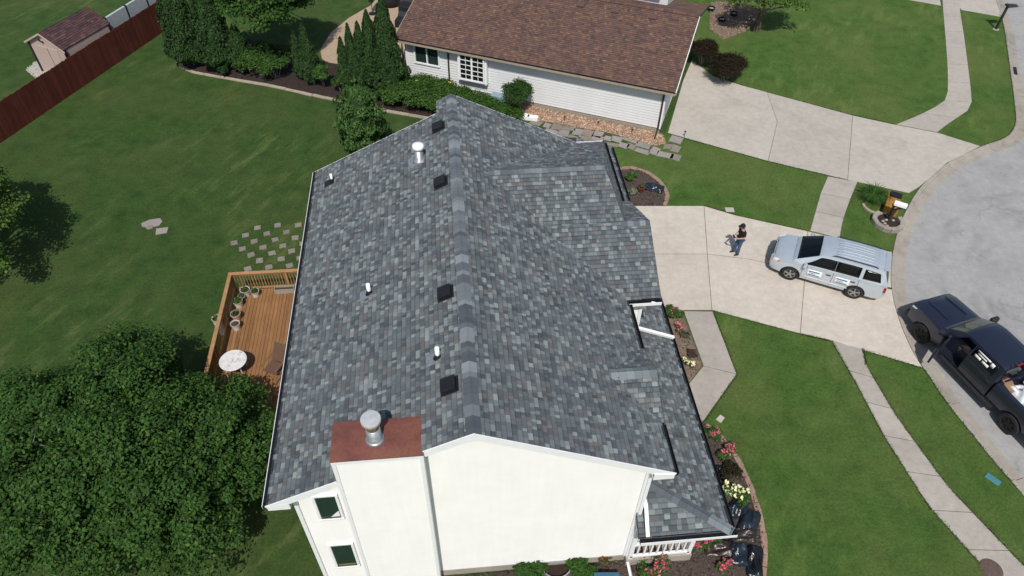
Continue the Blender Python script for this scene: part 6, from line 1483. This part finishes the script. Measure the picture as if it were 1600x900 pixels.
carve(tb, [cylY(WBT, s*.66, s*1.25, .43, .52) for s in (-1, 1)]+[MB().box(((DX0+DX1)/2, .9, 1.05), (DX0-DX1, .5, .95))]); recalc(tb, 32); tb.parent = trk
Tg = [(WBT-.62, [(0, 1.3), (.92, 1.36), (.86, 1.44), (.5, 1.46), (0, 1.475)]), (WBT-.72, [(0, 1.3), (.94, 1.37), (.86, 1.48), (.5, 1.51), (0, 1.53)]), (WBT-1.42, [(0, 1.3), (.965, 1.38), (.77, 1.93), (.5, 1.99), (0, 2.01)]), (WBT-1.75, [(0, 1.3), (.97, 1.38), (.78, 1.98), (.55, 2.03), (0, 2.05)]), (-.85, [(0, 1.3), (.97, 1.38), (.78, 1.98), (.55, 2.03), (0, 2.05)]), (-1.0, [(0, 1.3), (.96, 1.38), (.77, 1.93), (.53, 1.98), (0, 2.0)]), (-1.08, [(0, 1.3), (.95, 1.38), (.86, 1.42), (.6, 1.43), (0, 1.44)])]
tc = loft(Tg, 3).build('cabin', NAVY, world=False); recalc(tc, 30)
carve(tc, [MB().add([(DX0-.05, .45, 1.28), (DX1, .45, 1.28), (DX1, .45, 1.88), (DX0-.62, .45, 1.88), (DX0-.05, 1.2, 1.28), (DX1, 1.2, 1.28), (DX1, 1.2, 1.88), (DX0-.62, 1.2, 1.88)], [(0, 1, 2, 3), (7, 6, 5, 4), (0, 4, 5, 1), (1, 5, 6, 2), (2, 6, 7, 3), (3, 7, 4, 0)])]); recalc(tc, 30); tc.parent = trk
top_patch(Tg, WBT-.76, WBT-1.37, 2.06, 'windscreen', glass_mat('tinted_windscreen', (.03, .045, .04), .03), trk); top_patch(Tg, -1.0, -1.07, 2.1, 'rear_window', VG, trk)
patch(Tg, [(DX1-.08, 1.14), (-.82, 1.14), (-.82, 1.84), (DX1-.08, 1.84)], 'rear_side_window', VG, trk, 1)
for (x0, x1, p0, p1) in ((.02, .62, 1.66, 1.76), (.08, .5, 1.52, 1.6), (.02, .3, 1.28, 1.44), (.36, .66, 1.28, 1.44), (.66, .82, 1.5, 1.76)):
    patch(Tg, [(DX1-.16-x0, p0), (DX1-.16-x1, p0), (DX1-.16-x1, p1), (DX1-.16-x0, p1)], 'window_lettering', 'pvc', trk, 1, off=.016, thick=.003, nx=3, ny=1)
patch(Tg, [(WBT-1.0, 1.14), (DX1, 1.14), (DX1, 1.84), (WBT-1.5, 1.84)], 'front_window', VG, trk, -1); patch(Tg, [(DX1-.08, 1.14), (-.82, 1.14), (-.82, 1.84), (DX1-.08, 1.84)], 'rear_side_window', VG, trk, -1)
for s in (1, -1):
    patch(T, [(WBT+.93, 4.2), (WBT+.70, 4.3), (WBT+.68, 4.62), (WBT+.92, 4.7)], 'headlight', LAMP, trk, s); sub(MB().box((DX1-.03, s*1.012, .98), (.012, .01, .7)), 'door_seam', DKP, trk); sub(MB().box((-.85, s*1.02, 1.2), (.2, .04, .05)), 'door_handle', DKP, trk)
    sub(MB().box((-.2, s*1.0, .42), (2.6, .16, .06)), 'side_step', DKP, trk, bevel=.01)
    for x, nm_ in ((WBT, 1), (-WBT, 1)): wheel(trk, x, s*.88, .43, .28, BLKRIM, 6, s)
sub(MB().box((WBT+1.02, 0, .62), (.14, 1.9, .3)), 'front_bumper', DKP, trk, bevel=.04); sub(MB().box((WBT+.99, 0, 1.0), (.06, 1.3, .3)), 'grille', DKP, trk, bevel=.02)
sub(MB().box((WBT-1.0, -1.2, 1.5), (.18, .36, .3)), 'mirror', DKP, trk, bevel=.05)
for y in (-.42, .42): sub(MB().tube([(WBT+.75, y, 1.40), (WBT-.35, y*1.1, 1.468)], .02, 6), 'bonnet_crease', NAVY, trk)
for y in (-.5, -.3, -.1, .1, .3, .5): sub(MB().box((WBT-2.55, y, 2.04-.03*abs(y)), (1.5, .04, .016)), 'roof_rib', NAVY, trk)
sub(MB().box((-1.0, 0, 2.02), (.04, .5, .05)), 'brake_light', RED, trk)
# interior seen through the doorway
sub(MB().box((WBT-1.62, .42, .98), (.5, .52, .22)), 'seat', SEAT, trk, bevel=.05); sub(MB().beam((WBT-1.86, .42, 1.02), (WBT-1.98, .42, 1.66), .5, .14, up=(1, 0, 0)), 'seat_back', SEAT, trk, bevel=.04)
# open door swung forward on its front hinge
do = bpy.data.objects.new('open_door', None); m = MB(); L_ = DX0-DX1-.04
m.box((-L_/2, .04, .98), (L_, .09, .86)); o = m.build('open_door', NAVY, trk, world=False, bevel=.03); bpy.data.objects.remove(do)
o.location = (DX0, 1.0, 0); o.rotation_euler = (0, 0, math.radians(-62))
for a_, b_ in (((-.08, .02, 1.42), (-.55, -.1, 1.88)), ((-.55, -.1, 1.88), (-L_+.04, -.1, 1.88)), ((-L_+.04, .0, 1.4), (-L_+.04, -.1, 1.88))): sub(MB().beam(a_, b_, .06, .06), 'window_frame', NAVY, o)
sub(MB().add([(-.12, .0, 1.42), (-L_+.06, .0, 1.42), (-L_+.06, -.09, 1.85), (-.55, -.09, 1.85), (-.12, .01, 1.42), (-L_+.06, .01, 1.42), (-L_+.06, -.08, 1.85), (-.55, -.08, 1.85)], [(0, 1, 2, 3), (7, 6, 5, 4), (0, 4, 5, 1), (1, 5, 6, 2), (2, 6, 7, 3), (3, 7, 4, 0)]), 'window_glass', VG, o)
sub(MB().box((-.45, -.03, 1.0), (.6, .03, .3)), 'door_trim', SEAT, o); sub(MB().box((-.12, .2, 1.47), (.16, .26, .22)), 'mirror', NAVY, o, bevel=.04)
# bed
Bd = [(-1.12, tprof(.5, 1.0, 1.36, 1.42, .9)), (-WBT-1.28, tprof(.5, 1.0, 1.36, 1.42, .9)), (-WBT-1.36, tprof(.52, .97, 1.34, 1.4, .88))]
bd = loft(Bd, 6).build('cargo_bed', NAVY, world=False); recalc(bd)
xm = (-1.2-WBT-1.28)/2
carve(bd, [cylY(-WBT, s*.66, s*1.25, .43, .53) for s in (-1, 1)]+[MB().box((xm, 0, 1.4), (WBT+1.28-1.2, 1.62, .9))]); recalc(bd, 32); bd.parent = trk
sub(MB().box((xm, 0, .958), (WBT+1.28-1.24, 1.58, .012)), 'bed_liner', DKP, trk)
def cargo(name, loc, label, cat): return thing(name, trk.matrix_basis @ Vector(loc), label, cat, rz=hd2+random.uniform(-.4, .4), group='load in the pickup bed')
bpy.context.view_layer.update()
WHT = plain('white_sack', (.70, .72, .74), .5, var=.12, vscale=12, bmp=.6, bscale=14)
for k, (x, y, z, L_, W_, H_, lab) in enumerate(((-1.75, .35, .97, .8, .6, .5, 'crumpled white sack on the kerb side of the pickup bed'), (-2.3, -.2, .97, .85, .65, .46, 'crumpled white sack in the middle of the pickup bed'), (-1.62, -.45, .97, .6, .5, .38, 'smaller white sack behind the pickup cab'))):
    t = cargo('white_sack', (x, y, z), lab, 'sack'); V, F = bag_mesh(L_, W_, H_, 40+k, .06); sub(MB().add(V, F), 'sack', WHT, t, smooth=True)
    sub(MB().lathe([(.07, H_*.9), (.05, H_*1.05), (.08, H_*1.15), (.01, H_*1.17)], n=10), 'tied_neck', WHT, t, smooth=True)
t = cargo('blue_tarp', (-2.6, .55, .97), 'pale blue tarp bundle along the kerb side of the pickup bed', 'tarp'); V, F = bag_mesh(1.3, .45, .4, 51, .06); sub(MB().add(V, F), 'bundle', plain('pale_blue_tarp', (.26, .40, .52), .45, var=.25, vscale=8), t, smooth=True); sub(MB().box((0, 0, .2), (.05, .5, .46)), 'strap', DKP, t, bevel=.02)
t = cargo('cardboard_box', (-1.42, .55, .97), 'brown cardboard box right behind the pickup cab', 'box'); cb_ = plain('cardboard', (.27, .17, .09), .9); sub(MB().box((0, 0, .2), (.36, .36, .4)), 'carton', cb_, t); sub(MB().beam((-.18, -.18, .41), (-.18, .18, .41), .02, .02), 'flap', cb_, t); sub(MB().box((.26, 0, .43), (.2, .35, .012)), 'flap', cb_, t)

# ================================================================ PERSON
per = thing('person', (12.55, 13.98, .016), 'person in black shirt and cap and blue jeans standing on the driveway', 'person', rz=math.radians(188))
SKIN = plain('skin', (.42, .24, .17), .6, var=.08); JEAN = plain('blue_denim', (.045, .085, .16), .85, var=.25, vscale=20); BLKC = plain('black_cotton', (.008, .008, .009), .9, var=.3); SHOE = plain('black_shoe', (.010, .010, .011), .55)
def skin_mesh(name, V, E_, R_, mat, parent, root=0, sub_=2):
    me = bpy.data.meshes.new(name); me.from_pydata(V, E_, []); me.materials.append(mat); o = place(name, me, parent)
    md = o.modifiers.new('skin', 'SKIN')
    for i, r in enumerate(R_):
        r = r if isinstance(r, tuple) else (r, r); me.skin_vertices[0].data[i].radius = r
    me.skin_vertices[0].data[root].use_root = True
    md.use_smooth_shade = True; s = o.modifiers.new('sub', 'SUBSURF'); s.levels = sub_; s.render_levels = sub_
    return o
# local frame: +X is the way the person faces, +Y is their left
V = [(0, 0, .95), (0, 0, 1.15), (.02, 0, 1.36), (.05, 0, 1.48), (.085, 0, 1.56), (.105, 0, 1.66), (.10, 0, 1.73),
     (.0, .17, 1.40), (.02, .25, 1.16), (.24, .15, 1.08), (.31, .10, 1.10), (.0, -.17, 1.40), (.02, -.25, 1.16), (.24, -.15, 1.08), (.31, -.10, 1.10),
     (.0, .095, .90), (.03, .11, .50), (.0, .12, .09), (.0, -.095, .90), (.06, -.11, .50), (.09, -.13, .09)]
E_ = [(0, 1), (1, 2), (2, 3), (3, 4), (4, 5), (5, 6), (2, 7), (7, 8), (8, 9), (9, 10), (2, 11), (11, 12), (12, 13), (13, 14), (0, 15), (15, 16), (16, 17), (0, 18), (18, 19), (19, 20)]
Rr = [(.13, .15), (.11, .135), (.115, .15), .055, .06, (.085, .098), (.07, .08), .055, .042, .033, .028, .055, .042, .033, .028, .085, .06, .042, .085, .06, .042]
skin_mesh('body', V, E_, Rr, SKIN, per)
skin_mesh('shirt', [(0, 0, .88), (0, 0, 1.15), (.02, 0, 1.36), (.045, 0, 1.46), (.0, .17, 1.40), (.015, .235, 1.2), (.0, -.17, 1.40), (.015, -.235, 1.2)], [(0, 1), (1, 2), (2, 3), (2, 4), (4, 5), (2, 6), (6, 7)], [(.165, .18), (.15, .175), (.14, .18), .075, .078, .075, .078, .075], BLKC, per)
skin_mesh('jeans', [(0, 0, .96), (0, .095, .88), (.03, .11, .50), (.0, .12, .08), (0, -.095, .88), (.06, -.11, .50), (.09, -.13, .08)], [(0, 1), (1, 2), (2, 3), (0, 4), (4, 5), (5, 6)], [(.14, .16), .105, .08, .065, .105, .08, .065], JEAN, per)
for x, y in ((.0, .12), (.09, -.13)): skin_mesh('shoe', [(x-.06, y, .05), (x+.05, y, .052), (x+.17, y, .04)], [(0, 1), (1, 2)], [(.045, .05), (.05, .05), (.045, .035)], SHOE, per)
cp = sub(MB().lathe([(.098, 1.685), (.104, 1.70), (.10, 1.75), (.07, 1.79), (.01, 1.80)], (.095, 0, 0), 18), 'cap', BLKC, per, smooth=True)
sub(MB().add([(.17, -.08, 1.70), (.29, -.06, 1.68), (.31, 0, 1.68), (.29, .06, 1.68), (.17, .08, 1.70), (.17, -.08, 1.712), (.29, -.06, 1.692), (.31, 0, 1.692), (.29, .06, 1.692), (.17, .08, 1.712)], [(4, 3, 2, 1, 0), (5, 6, 7, 8, 9), (0, 1, 6, 5), (1, 2, 7, 6), (2, 3, 8, 7), (3, 4, 9, 8), (4, 0, 5, 9)]), 'cap_peak', BLKC, cp)
sub(MB().lathe([(.08, 1.58), (.094, 1.62), (.096, 1.70), (.08, 1.71)], (.07, 0, 0), 14), 'hair', plain('dark_hair', (.02, .015, .012), .7), per, smooth=True)
sub(MB().lathe([(.012, 1.60), (.022, 1.62), (.014, 1.66)], (.205, 0, 0), 8), 'nose', SKIN, per, smooth=True)
for s in (1, -1):
    for k in range(4): skin_mesh('finger', [(.31, s*(.10-.0*k), 1.10-.02*k), (.36, s*.085, 1.095-.02*k), (.375, s*.055, 1.10-.02*k)], [(0, 1), (1, 2)], [.011, .010, .009], SKIN, per, sub_=1)
    skin_mesh('thumb', [(.30, s*.09, 1.12), (.33, s*.06, 1.15), (.36, s*.045, 1.15)], [(0, 1), (1, 2)], [.013, .011, .010], SKIN, per, sub_=1)
sub(MB().lathe([(.035, -.002), (.03, .004), (.01, .005)], n=14), 'shirt_badge', 'pvc', per)
bdg = [c for c in per.children if c.name.startswith('shirt_badge')][0]; bdg.location = (.04, .165, 1.36); bdg.rotation_euler = (math.radians(-75), 0, 0)
rc = thing('handheld_controller', per.matrix_basis @ Vector((.37, 0, 1.10)), 'small dark controller held in the hands of the person', 'controller', rz=math.radians(188))
sub(MB().box((0, 0, 0), (.09, .15, .04)), 'case', 'black', rc, bevel=.012); sub(MB().box((.045, 0, .06), (.012, .15, .085)), 'screen', VG, rc)
